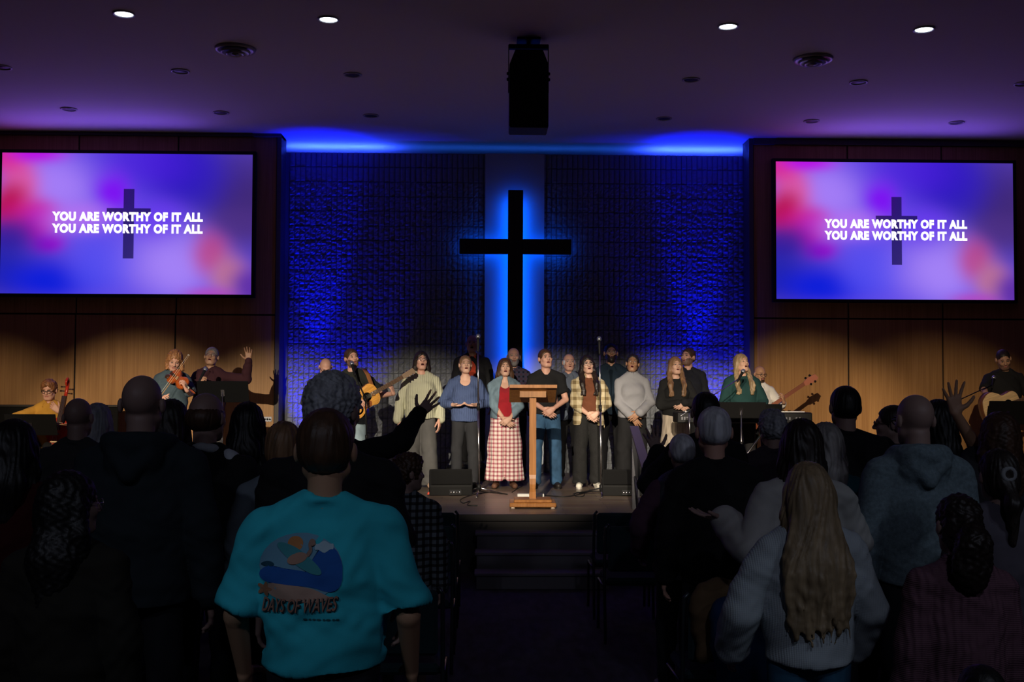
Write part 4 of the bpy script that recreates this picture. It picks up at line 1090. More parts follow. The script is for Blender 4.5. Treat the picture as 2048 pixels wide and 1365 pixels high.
def do_hair(I, style, hc):
    if style in (None, 'bald'): return
    T, k, t = I['T'], I['k'], I['t']; s = T.s; Rm = T.R
    F = Field(); step = max(.0065, min(.012, 1.6/I['scl']))
    e = lambda c, r, **kk: F.ell(T(c), V3(r)*s, Rm=Rm, **kk)
    cn = lambda a, b, ra, rb=None, **kk: F.cone(T(a), T(b), ra*s, (rb if rb is not None else ra)*s, **kk)
    amp, fr = .003, 1
    base = style.split('_')[0]
    if base in ('fringe',):        # bald on top, hair round the sides and back
        e((0, .022, .0), (.092, .108, .075), k=.01)
        F.ell(T((0, -.02, .085)), V3(.085, .115, .075)*s, k=.01, op='-', Rm=Rm)
        e((0, -.11, -.03), (.075, .085, .13), k=.01, op='-'); 
        F.cone(T((0, -.03, -.13)), T((0, .1, -.13)), .055*s, k=.02, op='-')
    elif base in ('buzz', 'short', 'crop', 'curly', 'fluffy', 'quiff'):
        g_ = {'buzz': .003, 'short': .009, 'crop': .006, 'curly': .018, 'fluffy': .018, 'quiff': .014}[base]
        e((0, .016, .036), (.079+g_, .099+g_, .090+g_), k=.01)
        e((0, .036, -.010), (.070+g_*.6, .080+g_*.6, .058), k=.03)
        if base == 'quiff': e((0, -.055, .10), (.06, .045, .038), k=.03)
        if base == 'curly': e((0, -.03, .09), (.07, .07, .05), k=.03)
        e((0, -.116, -.018), (.090, .074, .094), k=.010, op='-')
        e((0, -.06, -.095), (.10, .09, .065), k=.012, op='-')
        for q in (-1, 1): e((q*.095, .008, -.022), (.034, .030, .048), k=.008, op='-')
        if base in ('curly', 'fluffy'): amp = .006
    elif base in ('long', 'pony', 'bun', 'bob', 'braid', 'wavy', 'tied'):
        vol = .014 if base not in ('pony', 'bun', 'tied') else .008
        e((0, .016, .036), (.079+vol, .099+vol, .091+vol), k=.01)
        e((0, .04, -.03), (.074+vol, .075+vol, .085), k=.03)
        e((0, -.120, -.012), (.061, .070, .090) if base in ('long', 'wavy', 'bob') else (.088, .078, .098), k=.010, op='-')
        if base in ('pony', 'bun', 'tied', 'braid'):
            e((0, -.06, -.105), (.10, .10, .065), k=.012, op='-')
            for q in (-1, 1): e((q*.09, -.002, -.028), (.03, .028, .040), k=.008, op='-')
        if base in ('long', 'wavy', 'bob'):
            front = 'front' in style; L = .36 if 'mid' not in style else .26
            if 'xlong' in style: L = .56
            if base == 'bob': L = .13
            hb = T((0, .05, -.03)); hx, hy, hz_ = hb
            # back fall
            zb = hz_ - L*k
            if not front or base == 'bob':
                F.cone((hx, hy + .01*k, hz_), (hx, max(hy, .075*k) + .03*k, hz_ - L*.5*k), .085*k, .078*k, k=.04, flat=(1.0, .55, 1))
                F.cone((hx, max(hy, .075*k) + .03*k, hz_ - L*.5*k), (hx, max(hy, .08*k) + .035*k, zb), .078*k, .05*k, k=.04, flat=(1.0, .5, 1))
            r = random.Random(int(abs(I['x0'])*1000) & 255)
            if 'xlong' in style:
                F.cone((hx, .085*k, hz_ - .02*k), (hx, .135*k, hz_ - L*.55*k), .095*k, .125*k, k=.03, flat=(1, .42, 1)); F.cone((hx, .135*k, hz_ - L*.55*k), (hx, .125*k, zb - .02*k), .125*k, .070*k, k=.03, flat=(1, .38, 1))
                for j in range(34):
                    xo = (j/33-.5)*.27*k + r.uniform(-.01, .01); P_ = []; ph_ = r.random()*6; ln_ = r.uniform(.86, 1.10)
                    for jj in range(12):
                        u = jj/11*ln_; sp = min(1, .45 + u*1.1) if u < .7 else 1 - (u-.7)*.45
                        P_.append(V3(hx + xo*sp + math.sin(u*11+ph_)*.012*k*u, .10*k + .085*k*min(1, u*1.8) - abs(xo)*.22 + math.cos(u*13+ph_)*.008, hz_ + .02*k - u*L*k))
                    for jj in range(11): F.cone(P_[jj], P_[jj+1], (.014 - jj*.0009)*k, (.0131 - jj*.0009)*k, k=.014)
            for q in (-1, 1):
                a = T((q*.078, .0, .0)); yb = -.075*k if front else .05*k
                if I['fem'] and front: yb = -.150*k
                m1 = V3(a[0] + q*.012*k, a[1] + (-.0 if front else .02)*k, a[2] - .10*k)
                m2 = V3(q*.095*k, yb, hz_ - .22*k); m3 = V3(q*.085*k, yb + (-.02*k if front else .01*k), zb)
                if base == 'bob': F.cone(a, m1, .028*k, .03*k, k=.03)
                else:
                    F.cone(a, m1, .028*k, .030*k, k=.03); F.cone(m1, m2, .030*k, .030*k, k=.03); F.cone(m2, m3, .031*k, .014*k, k=.03)
                    if base == 'wavy':
                        for j in range(5):
                            xo = (r.random()-.5)*.05*k; P_ = [m1 + V3(xo, -.01, .02)*1.0]
                            for jj in range(1, 6):
                                u = jj/5; c0 = m1 + (m2-m1)*min(1, u*2) if u < .5 else m2 + (m3-m2)*(u*2-1)
                                P_.append(c0 + V3(xo + math.sin(u*9+j*2)*.014*k, -.012*k + math.cos(u*9+j)*.010*k, 0))
                            for a_, b_ in zip(P_[:-1], P_[1:]): F.cone(a_, b_, .013*k, .011*k, k=.012)
        if base == 'pony' or base == 'tied':
            L = .26 if 'long' not in style else .40
            rr = .035 if 'curly' not in style else .062
            a = T((0, .11, .03 if base == 'pony' else -.04)); b_ = V3(a[0], a[1]+.05*k, a[2]-.08*k); c2 = V3(a[0], max(b_[1]-.01*k, .10*k), a[2] - L*k)
            F.cone(a, b_, .028*k, rr*k, k=.02); F.cone(b_, c2, rr*k, rr*.55*k, k=.03)
            if 'curly' in style: amp = .0045; F.ell((b_+c2)/2 + V3(.01, 0, 0), V3(.085, .06, .12)*k, k=.03)
        if base == 'bun': F.ell(T((0, .10, .085)), .042*s, k=.008)
        if base == 'braid':
            p = T((0, .09, -.04)); d = V3(.0, .02, -1.0)
            for j in range(9):
                q = p + V3((.011 if j % 2 else -.011)*k, .002, -.035*k); F.ell(q, V3(.028, .022, .028)*k, k=.008); p = p + V3(0, .0, -.034*k)
    v, f = F.mesh(step)
    if not len(f): return
    r = np.random.RandomState(int(abs(I['x0'])*977) % 9999); ph = r.rand(6)*6
    if style == 'bob_curly': amp = .009
    if base in ('curly', 'fluffy') or 'curly' in style:
        fn = lambda p, n: amp*(np.sin(p[:, 0]*150+ph[0]+2*np.sin(p[:, 2]*110)) * np.sin(p[:, 2]*140+ph[1]+2*np.sin(p[:, 1]*90)) + .5*np.sin(p[:, 1]*190+ph[2]+p[:, 0]*130+2*np.sin(p[:, 2]*70)))
    else:
        def fn(p, n):
            c0 = T((0, .0, 0)); an = np.arctan2(p[:, 0]-c0[0], p[:, 1]-c0[1])
            w1 = np.sin(p[:, 2]*11+ph[0]) + np.sin(an*5+p[:, 2]*17+ph[3]); q_ = .35 if base in ('short', 'buzz', 'crop', 'fringe', 'quiff') else .8
            return amp*q_*(np.sin(an*23 + 3.5*w1 + ph[1]) + .6*np.sin(an*41 + 5*np.sin(p[:, 2]*9+ph[2]) + 3*w1))
    v = displace(v, f, fn)
    np_object('hair', v, f, [HR[hc]], t)
    if base in ('bun', 'tied', 'pony') and 'band' in style:
        M_ = Matrix.Translation(T((0, .105, .02 if base != 'bun' else .05)))
        MB().tube([M_ @ Vector((math.cos(a_)*.026, .01, math.sin(a_)*.026)) for a_ in np.linspace(0, 2*math.pi, 17)[:-1]], .011, 8, closed=True).build('hair_tie', mat('scrunchie_grey', (.2, .2, .21), .8), t)

def do_glasses(I, kind):
    T, t = I['T'], I['t']; m = MB()
    M_ = mat('glasses_dark', (.02, .015, .012), .3) if kind == 'dark' else mat('glasses_wire', (.5, .45, .4), .25, .9)
    rr = .0016 if kind != 'dark' else .0028
    for q in (-1, 1):
        ring = [T((q*.033 + math.cos(a)*.024, -.112 + abs(math.cos(a))*.004*(1 if math.cos(a)*q > 0 else 0), .002 + math.sin(a)*.018)) for a in np.linspace(0, 2*math.pi, 21)[:-1]]
        m.tube(ring, rr*T.s*1.2, 6, closed=True); m.tube([T((q*.057, -.108, .006)), T((q*.082, -.04, .008)), T((q*.084, .015, .005))], rr*T.s, 6)
    m.tube([T((-.010, -.114, .006)), T((0, -.117, .009)), T((.010, -.114, .006))], rr*T.s, 6)
    m.build('glasses', M_, t)

def torso_field(F, I, off, hem, hemr=None, flare=0.0, kk=.05):
    U, k, bw, belly, hips = I['U'], I['k'], I['bw'], I['belly'], I['hips']
    F.ell(U(0, .002, 1.26), V3(.158*bw + off, .108 + off, .175 + off)*k, k=kk*k)
    F.cone(U(-.122*bw, .01, 1.388), U(.122*bw, .01, 1.388), (.051 + off*.6)*k, k=.05*k)
    for q in (-1, 1): F.cone(U(q*.11*bw, .012, 1.42), U(q*.03, .014, 1.462), (.042+off*.7)*k, (.048+off*.6)*k, k=.03*k)
    F.ell(U(0, -.002*belly - .03*(belly-1), 1.08), V3(.140*belly + off, .104*belly + off, .15)*k, k=.06*k)
    if I['fem'] and off < .04:
        for q in (-1, 1): F.ell(U(q*.066, -.088, 1.265), V3(.06+off, .045+off, .058+off)*k, k=.05*k)
        F.cone(U(-.05, -.09, 1.26), U(.05, -.09, 1.26), (.04+off)*k, k=.05*k)
    rx = (hemr or max(.150*hips, .140*belly)) + off + flare
    ry = .83
    zlo = hem - .02
    F.cone(U(0, 0, 1.16), U(0, .004, zlo), (.150*max(bw, belly) + off)*k, rx*k, k=.05*k, flat=(1, ry, 1))

def do_top(I, S_, wrk):
    """S_: dict(m material, sleeve 0..1, off, hem, kind, neck)"""
    t, U, k, T, AR = I['t'], I['U'], I['k'], I['T'], I['AR']
    for n_, s_ in enumerate(S_ if isinstance(S_, list) else [S_]):
        off = s_.get('off', .014); hem = s_.get('hem', .90); kind = s_.get('kind', 'shirt'); sl = s_.get('sleeve', 1.0); so = s_.get('soff', off + .004)*(1.0 if I['back'] else .8)
        F = Field()
        torso_field(F, I, off, hem, s_.get('hemr'), s_.get('flare', 0))
        if sl > 0:
            for q in (-1, 1):
                Sh, E, W = AR[q]
                ra, re, rw = (.049 + so*.8)*k, (.044 + so*1.1)*k, (.031 + so*.8)*k
                if sl <= .5:
                    e = Sh + (E-Sh)*(sl/.5); d = nrm(e-Sh)
                    F.cone(Sh, e, ra, ra*1.04, k=.02*k); F.plane(e, d, k=.004, lo=np.minimum(e, e+d*.06) - .085, hi=np.maximum(e, e+d*.05) + .085)
                else:
                    u = (sl-.5)/.5; w2 = E + (W-E)*u
                    F.cone(Sh, E, ra, re, k=.016*k); F.cone(E, w2, re, rw if not s_.get('puff') else re*.95, k=.006*k)
                    if s_.get('cuff', True): F.cone(w2 - (W-E)*.02, w2, rw*1.12, rw*1.06, k=.006)
        nk = s_.get('neck', 'crew')
        nc = U(0, .010, 1.47)
        if kind in ('hoodie',):
            # hood lies bunched on the shoulders behind the neck
            hd = Field
            ring = []
            for j in range(15):
                an = math.pi*(-.18 + 1.36*j/14)   # round the back
                ring.append(U(math.cos(an)*.105, .015 + math.sin(an)*.115, 1.475 + .01*math.sin(an)))
            for a, b in zip(ring[:-1], ring[1:]): F.cone(a, b, .040*k, k=.02)
            F.ell(U(0, .105, 1.415), V3(.115, .058, .085)*k, k=.03)
            F.cone(U(-.07, .135, 1.44), U(0, .155, 1.36), .028*k, .03*k, k=.02); F.cone(U(.07, .135, 1.44), U(0, .155, 1.36), .028*k, .03*k, k=.02)
            F.cone(U(0, .0, 1.44), T((0, .02, -.10)), .062*k, .060*k, op='-', k=.01)
        elif nk == 'turtle':
            F.cone(U(0, .012, 1.44), U(0, .005, 1.525), .068*k, .064*k, k=.015); F.plane(U(0, 0, 1.53), (0, -.2, 1), k=.006, lo=U(-.08, -.1, 1.5), hi=U(.08, .12, 1.62))
            F.cone(U(0, .010, 1.50), U(0, .003, 1.60), .055*k, k=.006, op='-')
        elif nk == 'collar':
            for j in range(14):
                pass
            ring = [U(math.cos(a)*.068, .012 - math.sin(a)*.062 - .0*a, 1.488 - .018*max(0, math.sin(a))) for a in np.linspace(-math.pi*.98, math.pi*.0 + .9, 16)]
            ring = [U(math.sin(a)*.066, .016 + math.cos(a)*.062, 1.492 - .030*(1-math.cos(a))/2) for a in np.linspace(-2.7, 2.7, 18)]
            for a, b in zip(ring[:-1], ring[1:]): F.cone(a, b, .014*k, k=.008)
            for q in (-1, 1): F.cone(U(q*.028, -.050, 1.462), U(q*.052, -.085, 1.425), .013*k, .010*k, k=.008)
            F.cone(U(0, .014, 1.43), T((0, .02, -.09)), .054*k, .054*k, k=.006, op='-')
            F.cone(U(0, -.07, 1.50), U(0, -.11, 1.37), .026*k, .006*k, k=.008, op='-')
        elif nk == 'v':
            F.cone(U(0, .014, 1.46), T((0, .02, -.07)), .060*k, k=.006, op='-'); F.cone(U(0, -.055, 1.50), U(0, -.125, 1.365), .058*k, .010*k, k=.008, op='-')
        elif nk == 'scoop':
            F.cone(U(0, .010, 1.47), T((0, .02, -.07)), .076*k, k=.006, op='-'); F.ell(U(0, -.085, 1.44), V3(.092, .075, .080)*k, k=.01, op='-')
        else:
            F.cone(U(0, .006, 1.492), T((0, .02, -.06)), .060*k, k=.006, op='-'); F.ell(U(0, -.06, 1.475), V3(.055, .05, .032)*k, k=.01, op='-')
            ring = [U(math.sin(a)*.066, .014 + math.cos(a)*.064, 1.490 - .038*(1-math.cos(a))/2) for a in np.linspace(-math.pi, math.pi, 24)]
            for a, b in zip(ring[:-1], ring[1:]): F.cone(a, b, .0115*k, k=.010)
        if kind == 'open':       # open front jacket / overshirt
            gw = s_.get('gap', .05)
            F.cone(U(0, -.16, 1.50), U(0, -.16, 1.2), (gw*.8)*k, gw*k, k=.008, op='-', flat=(1, 2.2, 1)); F.cone(U(0, -.16, 1.22), U(0, -.17, hem - .1), gw*k, gw*1.5*k, k=.008, op='-', flat=(1, 2.2, 1))
        zz = U(0, 0, hem)
        F.plane(zz, (0, -.06 if I['back'] else .06, -1), k=.008, lo=(-.19*max(1, I['bw'])*k if s_.get('clipx') else -.21*k*max(1., I['belly']), -9, zz[2]-.4), hi=(.21*k*max(1., I['belly']), 9, zz[2]+.1))
        st = s_.get('step') or max(.0075, min(.013, 1.9/I['scl']))
        v, f = F.mesh(st)
        v = displace(v, f, wrinkles(s_.get('wr', wrk), seed=int(abs(I['x0'])*131 + n_*7) % 999, sc=1/k))
        if kind == 'hoodie' or s_.get('rib'): pass
        o = np_object(s_.get('name', 'shirt'), v, f, [s_['m']], t)
        I.setdefault('tops', []).append(o)

def do_bottom(I, s_, wrk):
    t, U, g, k = I['t'], I['U'], I['g'], I['k']; G = I['G']
    F = Field(); kind = s_.get('kind', 'trousers'); off = s_.get('off', .014); hips = I['hips']
    wz = s_.get('waist', 1.04)
    F.ell(U(0, .012, .95), V3(.160*hips+off*.6, .108+off*.4, .125)*k, k=.03)
    F.ell(U(0, 0, 1.03), V3(.134*max(I['belly'], hips)+off*.3, .100*I['belly']+off*.3, .08)*k, k=.03)
    if kind == 'trousers':
        wide = s_.get('wide', 0.0); cut = s_.get('hem', .055)
        for q in (-1, 1):
            H, K, A = I['legs'][q]
            F.cone(H, K, (.081+off)*k, (.055+off+wide*.5)*k, k=.02*k if not I['seated'] else .02); F.cone(K, A, (.055+off+wide*.5)*k, (.047+off+wide)*k, k=.012)
            if not I['seated']: F.plane(V3(A[0], A[1], cut*k), (0, 0, -1), k=.006, lo=A - .2, hi=A + V3(.2, .2, .02))
            if s_.get('turnup'):
                F.cone(V3(A[0], A[1], cut*k+.03), V3(A[0], A[1], cut*k+.005), (.052+off+wide)*k, k=.006)
        if not I['seated']: 
            F.plane(V3(0, 0, cut*k), (0, 0, -1), k=.004, lo=(-.5, -.5, -.3), hi=(.5, .5, cut*k+.05))
    else:
        L = s_.get('hem', .09); r1 = s_.get('r1', .24)
        F.cone(g(0, .01, .97), g(0, .0, .55), (.158*hips+off)*k, (.158*hips+off+(r1-.16)*.45)*k, k=.03, flat=(1, .72, 1))
        F.cone(g(0, .0, .6), g(0, -.0, L-.1), (.158*hips+off+(r1-.16)*.40)*k, r1*k, k=.03, flat=(1, .68, 1))
        if s_.get('tier'): F.cone(g(0, 0, s_['tier']), g(0, 0, L-.1), (r1*.98)*k, (r1+.035)*k, k=.012, flat=(1, .68, 1)); 
        F.plane(g(0, 0, L), (0, 0, -1), k=.006)
    if not I['seated']: F.plane(g(0, 0, wz), (0, 0, 1), k=.006)
    v, f = F.mesh(max(.009, min(.014, 1.9/I['scl'])))
    if kind == 'skirt':
        npl = s_.get('pleats', 22); am = s_.get('pamp', .012)
        def fn(p, n):
            an = np.arctan2(p[:, 0], p[:, 1]*1.4); u = np.clip((1.0*k - p[:, 2])/(1.0*k), 0, 1)
            q = am*u*np.sin(an*npl + 2*np.sin(p[:, 2]*3))*np.where(np.abs(n[:, 2]) < .7, 1, 0)
            if s_.get('split'): q = q - .060*np.exp(-(p[:, 0]/.018)**2)*np.where(p[:, 1] < 0, 1, 0)*u**.3
            return q
        v = displace(v, f, fn)
    else:
        def fn(p, n):
            u = np.clip((.95*k-p[:, 2])/(.9*k), 0, 1)
            return wrk*.8*(np.sin(p[:, 2]*38 + np.sin(p[:, 0]*30)*2)*.35*np.exp(-((p[:, 2]-.48*k)/.13)**2) + np.sin(p[:, 2]*55+p[:, 0]*40)*.5*np.exp(-((p[:, 2]-.1*k)/.09)**2) + .2*np.sin(p[:, 0]*60+p[:, 2]*12))
        v = displace(v, f, fn)
    np_object('skirt' if kind == 'skirt' else 'trousers', v, f, [s_['m']], t)
    if s_.get('belt'):
        ring = [U(math.cos(a)*(.150*max(I['belly'], hips)+off+.004), .0 + math.sin(a)*(.112*I['belly']+off+.004), wz-.02) for a in np.linspace(0, 2*math.pi, 33)[:-1]]
        MB().tube(ring, .014*k, 6, closed=True, flat=.4).build('belt', BLACK, t)

def do_shoes(I, kind):
    t, k = I['t'], I['k']
    M_ = {'dark': mat('dark_shoe', (.018, .014, .012), .5), 'white': mat('white_sneaker', (.72, .68, .58), .6, bump=(90, .3, .003)), 'brown': mat('brown_sandal', (.13, .06, .035), .6), 'tan': mat('tan_flat', (.55, .36, .25), .6)}[kind]
    for q in (-1, 1):
        A = I['legs'][q][2]; F = Field()
        z = .0
        a = V3(A[0], A[1]+.03*k, .045*k); b = V3(A[0]+q*.025*k, A[1]-.16*k, .036*k)
        F.cone(a, b, .044*k, .040*k, k=.02, flat=(1, 1, .95)); F.cone(V3(A[0], A[1]+.005, .05*k), V3(A[0], A[1], .095*k), .042*k, .045*k, k=.02)
        F.plane((0, 0, .002), (0, 0, -1), k=.004)
        F.cone(V3(A[0], A[1]+.005, .11*k), V3(A[0], A[1], .15*k), .036*k, k=.006, op='-')
        v, f = F.mesh(.0085); o = np_object('shoe', v, f, [M_], t)
        if kind == 'white' or kind == 'dark':
            s = MB(); sole = [(0.046*math.cos(a_)*k, ) for a_ in (0,)]
            pts = []
            for a_ in np.linspace(0, 2*math.pi, 25)[:-1]:
                u = .5 - .5*math.sin(a_); c = a*(1-u) + b*u
                pts.append((c[0] + math.cos(a_)*.044*k, (a[1]+b[1])/2 + math.sin(a_)*((a[1]-b[1])/2 + .044*k)))
            n = len(pts)
            s._add([(x, y, .0) for x, y in pts] + [(x, y, .02*k) for x, y in pts], [list(range(n))[::-1], list(range(n, 2*n))] + [(i, (i+1) % n, (i+1) % n + n, i+n) for i in range(n)])
            s.build('sole', mat('rubber_sole_' + kind, (.6, .57, .5) if kind == 'white' else (.02, .02, .02), .6), o)
# ================================================================ instruments
def outline(pts, n=8):
    P_ = [V3(p) for p in pts]; m = len(P_); out = []
    for i in range(m):
        p0, p1, p2, p3 = P_[i-1], P_[i], P_[(i+1) % m], P_[(i+2) % m]
        for j in range(n):
            t = j/n; out.append(tuple(.5*((2*p1) + (p2-p0)*t + (2*p0-5*p1+4*p2-p3)*t*t + (3*p1-p0-3*p2+p3)*t**3)))
    return out
def body_mesh(name, o, thick, m, parent, y=0.0, rim=None, bulge=.0):
    """plate with outline in xz; centre slightly raised"""
    b = MB(); n = len(o)
    c = V3(np.mean([p[0] for p in o]), np.mean([p[1] for p in o]))
    v = []; f = []
    for yy, sc in ((-thick/2-bulge, .0), (-thick/2-bulge*.7, .6), (-thick/2, .97), (-thick/2+.004, 1.0), (thick/2-.004, 1.0), (thick/2, .97), (thick/2+bulge*.7, .6), (thick/2+bulge, .0)):
        if sc == 0: v.append((c[0], yy+y, c[1]))
        else: v += [(c[0]+(x-c[0])*sc, yy+y, c[1]+(z-c[1])*sc) for x, z in o]
    for i in range(n): f.append((0, 1+i, 1+(i+1) % n))
    for r in range(5):
        a = 1+r*n; bb = a+n
        for i in range(n): f.append((a+i, bb+i, bb+(i+1) % n, a+(i+1) % n))
    last = len(v)-1; a = 1+5*n
    for i in range(n): f.append((last, a+(i+1) % n, a+i))
    b._add(v, f, None, True); return fix_normals(b.build(name, m, parent))
AMBER = mat('spruce_amber', (.75, .36, .07), .25, vary=(9, .25, (1, 1, 12))); PALE = mat('spruce_pale', (.72, .50, .26), .3, vary=(9, .2, (1, 1, 12)))
ROSE = mat('rosewood', (.045, .02, .012), .4); REDW = mat('violin_red', (.36, .075, .015), .22, vary=(12, .35, (1, 1, 8))); REDC = mat('cello_red', (.45, .03, .015), .25, vary=(10, .3, (1, 1, 8)))
STR = mat('string', (.6, .58, .5), .3, .9)
def guitar(label, c, ang, yaw, top=AMBER, cat='guitar', roll=0):
    t = thing('acoustic_guitar', label, cat, tuple(c))
    t.rotation_euler = (Matrix.Rotation(R(yaw), 3, 'Z') @ Matrix.Rotation(R(-ang), 3, 'Y') @ Matrix.Rotation(R(roll), 3, 'X')).to_euler()
    o = outline([(-.26, 0), (-.235, .13), (-.13, .20), (-.03, .165), (.02, .128), (.09, .135), (.17, .145), (.225, .095), (.24, 0), (.225, -.095), (.17, -.145), (.09, -.135), (.02, -.128), (-.03, -.165), (-.13, -.20), (-.235, -.13)], 4)
    body_mesh('body', o, .10, mat('mahogany', (.16, .06, .025), .3), t)
    body_mesh('soundboard', [(x*.985, z*.98) for x, z in o], .006, top, t, y=-.053)
    MB().lathe([(.001, 0), (.048, 0), (.05, .001), (.058, .0015)], M=Matrix.Translation((.075, -.0585, 0)) @ Matrix.Rotation(R(90), 4, 'X'), n=28).build('sound_hole', BLACK, t)
    pg = outline([(.05, -.06), (.10, -.07), (.07, -.13), (-.02, -.12), (.0, -.07)], 4)
    MB().prism(pg, .002, Matrix.Translation((0, -.059, 0))).build('pickguard', mat('pickguard', (.28, .08, .02), .3), t)
    MB().box((-.13, -.066, -.07), (-.10, -.057, .07), bev=.002).build('bridge', ROSE, t)
    nk = MB().box((.20, -.05, -.024), (.60, -.025, .024), bev=.006); nk.build('neck', mat('neck_wood', (.35, .16, .06), .35), t)
    fb = MB().box((.13, -.064, -.026), (.60, -.050, .026)); fbo = fb.build('fretboard', mat('fretboard_wood', (.16, .09, .05), .4), t)
    fr = MB()
    x = .60
    for i in range(18): fr.box((x-.0015, -.066, -.026), (x+.0015, -.0645, .026)); x = .60 - (.60+.115)*(1 - 2**(-(i+1)/12))
    fr.build('frets', CHROME, fbo)
    hs = MB().prism([(.60, -.027), (.63, -.034), (.77, -.040), (.785, 0), (.77, .040), (.63, .034), (.60, .027)], .016, Matrix.Translation((0, -.045, 0)) @ Matrix.Rotation(R(0), 4, 'X')); hs.build('headstock', mat('headstock_face', (.26, .18, .12), .35), t)
    for s_ in (-1, 1):
        for i in range(3):
            x = .645 + i*.045
            MB().lathe([(.004, 0), (.004, .012), (.011, .014), (.011, .022), (.005, .026)], M=Matrix.Translation((x, -.045, s_*.036)) @ Matrix.Rotation(R(-90*s_), 4, 'X') @ Matrix.Rotation(R(180 if False else 0), 4, 'X'), n=10).build('tuning_peg', CHROME, t)
    st_ = MB()
    for i in range(6):
        z = -.0185 + i*.0074; st_.tube([(-.115, -.070, z*1.3), (.60, -.068, z)], .0007, 4)
    st_.build('strings', STR, t)
    return t
def bass(label, c, ang, yaw):
    t = thing('bass_guitar', label, 'guitar', tuple(c)); t.rotation_euler = (Matrix.Rotation(R(yaw), 3, 'Z') @ Matrix.Rotation(R(-ang), 3, 'Y')).to_euler()
    o = outline([(-.22, .02), (-.16, .15), (-.02, .13), (.06, .10), (.17, .17), (.20, .12), (.12, .04), (.12, -.05), (.17, -.13), (.12, -.15), (.02, -.11), (-.08, -.15), (-.19, -.12)], 4)
    body_mesh('body', o, .042, mat('bass_burst', (.25, .07, .03), .25), t)
    for x in (-.04, .04): MB().box((x-.012, -.028, -.045), (x+.012, -.02, .045), bev=.002).build('pickup', BLACK, t)
    MB().box((-.15, -.03, -.035), (-.11, -.02, .035)).build('bridge', CHROME, t)
    nk = MB().box((.08, -.03, -.022), (.82, -.012, .022), bev=.005).build('neck', mat('bass_neck', (.42, .16, .10), .35), t)
    MB().box((.06, -.036, -.024), (.82, -.030, .024)).build('fretboard', mat('bass_fretboard', (.30, .11, .07), .4), t)
    MB().prism([(.82, -.025), (.85, -.04), (1.0, -.055), (1.04, -.03), (1.02, .03), (.9, .045), (.82, .025)], .016, Matrix.Translation((0, -.028, 0))).build('headstock', mat('bass_head', (.55, .20, .13), .35), t)
    for i in range(2):
        for s_ in (-1, 1):
            x = .89 + i*.07
            MB().lathe([(.005, 0), (.005, .025), (.016, .027), (.016, .034), (.005, .04)], M=Matrix.Translation((x, -.028, s_*.045)) @ Matrix.Rotation(R(-90*s_), 4, 'X'), n=12).build('tuning_peg', BLACKM, t)
    return t
def viol(kind, label, scale, m, origin, d, n):
    """origin: lower bout end; d: direction to scroll; n: top plate normal"""
    t = thing(kind, label, kind, tuple(origin))
    d = Vector(d).normalized(); n = Vector(n); n = (n - n.dot(d)*d).normalized(); z = d.cross(-n).normalized()
    M = Matrix((d, -n, d.cross(-n))).transposed(); t.rotation_euler = M.to_euler(); t.scale = (1, 1, 1)
    s_ = scale
    o = outline([(0, 0), (.01, .065), (.06, .102), (.12, .09), (.155, .060), (.20, .056), (.235, .072), (.29, .083), (.34, .06), (.358, 0), (.34, -.06), (.29, -.083), (.235, -.072), (.20, -.056), (.155, -.060), (.12, -.09), (.06, -.102), (.01, -.065)], 4)
    o = [(x*s_, z_*s_) for x, z_ in o]
    body_mesh('body', o, .036*s_, m, t, bulge=.010*s_)
    MB().box((.27*s_, -.045*s_, -.013*s_), (.49*s_, -.030*s_, .013*s_)).build('fingerboard', ROSE, t)
    MB().box((.35*s_, -.030*s_, -.010*s_), (.49*s_, -.012*s_, .010*s_), bev=.003*s_).build('neck', m, t)
    MB().box((.02*s_, -.042*s_, -.018*s_), (.14*s_, -.034*s_, .018*s_), bev=.002).build('tailpiece', ROSE, t)
    MB().box((.185*s_, -.058*s_, -.022*s_), (.190*s_, -.024*s_, .022*s_)).build('bridge', PALE, t)
    sp = [(.49*s_, -.02*s_, 0), (.54*s_, -.018*s_, 0), (.575*s_, -.022*s_, 0)] + [((.585+.018*math.cos(a)*(1-a/16))*s_, (-.035+.018*math.sin(a)*(1-a/16))*s_, 0) for a in np.linspace(1.5, -7, 16)]
    MB().tube(sp, [.011*s_]*3 + [.009*s_*(1-i*.03) for i in range(16)], 8).build('scroll', m, t)
    for i in range(4):
        q = 1 if i % 2 else -1
        MB().tube([((.515+i*.014)*s_, -.02*s_, q*.008*s_), ((.515+i*.014)*s_, -.02*s_, q*.04*s_)], [.003*s_, .006*s_], 8).build('peg', ROSE, t)
    if kind == 'violin': MB().ball((.02, -.03, -.06), (.035, .012, .03)).build('chin_rest', ROSE, t)
    st_ = MB()
    for i in range(4): st_.tube([(.14*s_, -.045*s_, (-.009+.006*i)*s_), (.187*s_, -.060*s_, (-.013+.0087*i)*s_), (.49*s_, -.047*s_, (-.007+.0047*i)*s_)], .0006*s_, 4)
    st_.build('strings', STR, t)
    return t
def bow(label, a, b, cat='bow'):
    a, b = Vector(a), Vector(b); t = thing('bow', label, cat, tuple(a)); d = b - a; u = d.normalized(); s_ = u.cross(Vector((0, 1, 0))).normalized()
    MB().tube([Vector((0, 0, 0)), d*.5 - s_*.004, d], [.0045, .0035, .003], 8).build('stick', mat('bow_stick', (.5, .3, .14), .3), t)
    MB().tube([u*.03 + s_*.022, d*.985 + s_*.016], .0028, 6, flat=.6).build('bow_hair', mat('bow_hair', (.8, .75, .6), .5), t)
    MB().tube([u*.02 + s_*.0, u*.02 + s_*.024, u*.06 + s_*.022], .006, 6).build('frog', BLACK, t)
    MB().tube([d, d*.99 + s_*.02], .005, 6).build('tip', mat('bow_tip', (.8, .78, .7), .4), t)
    return t

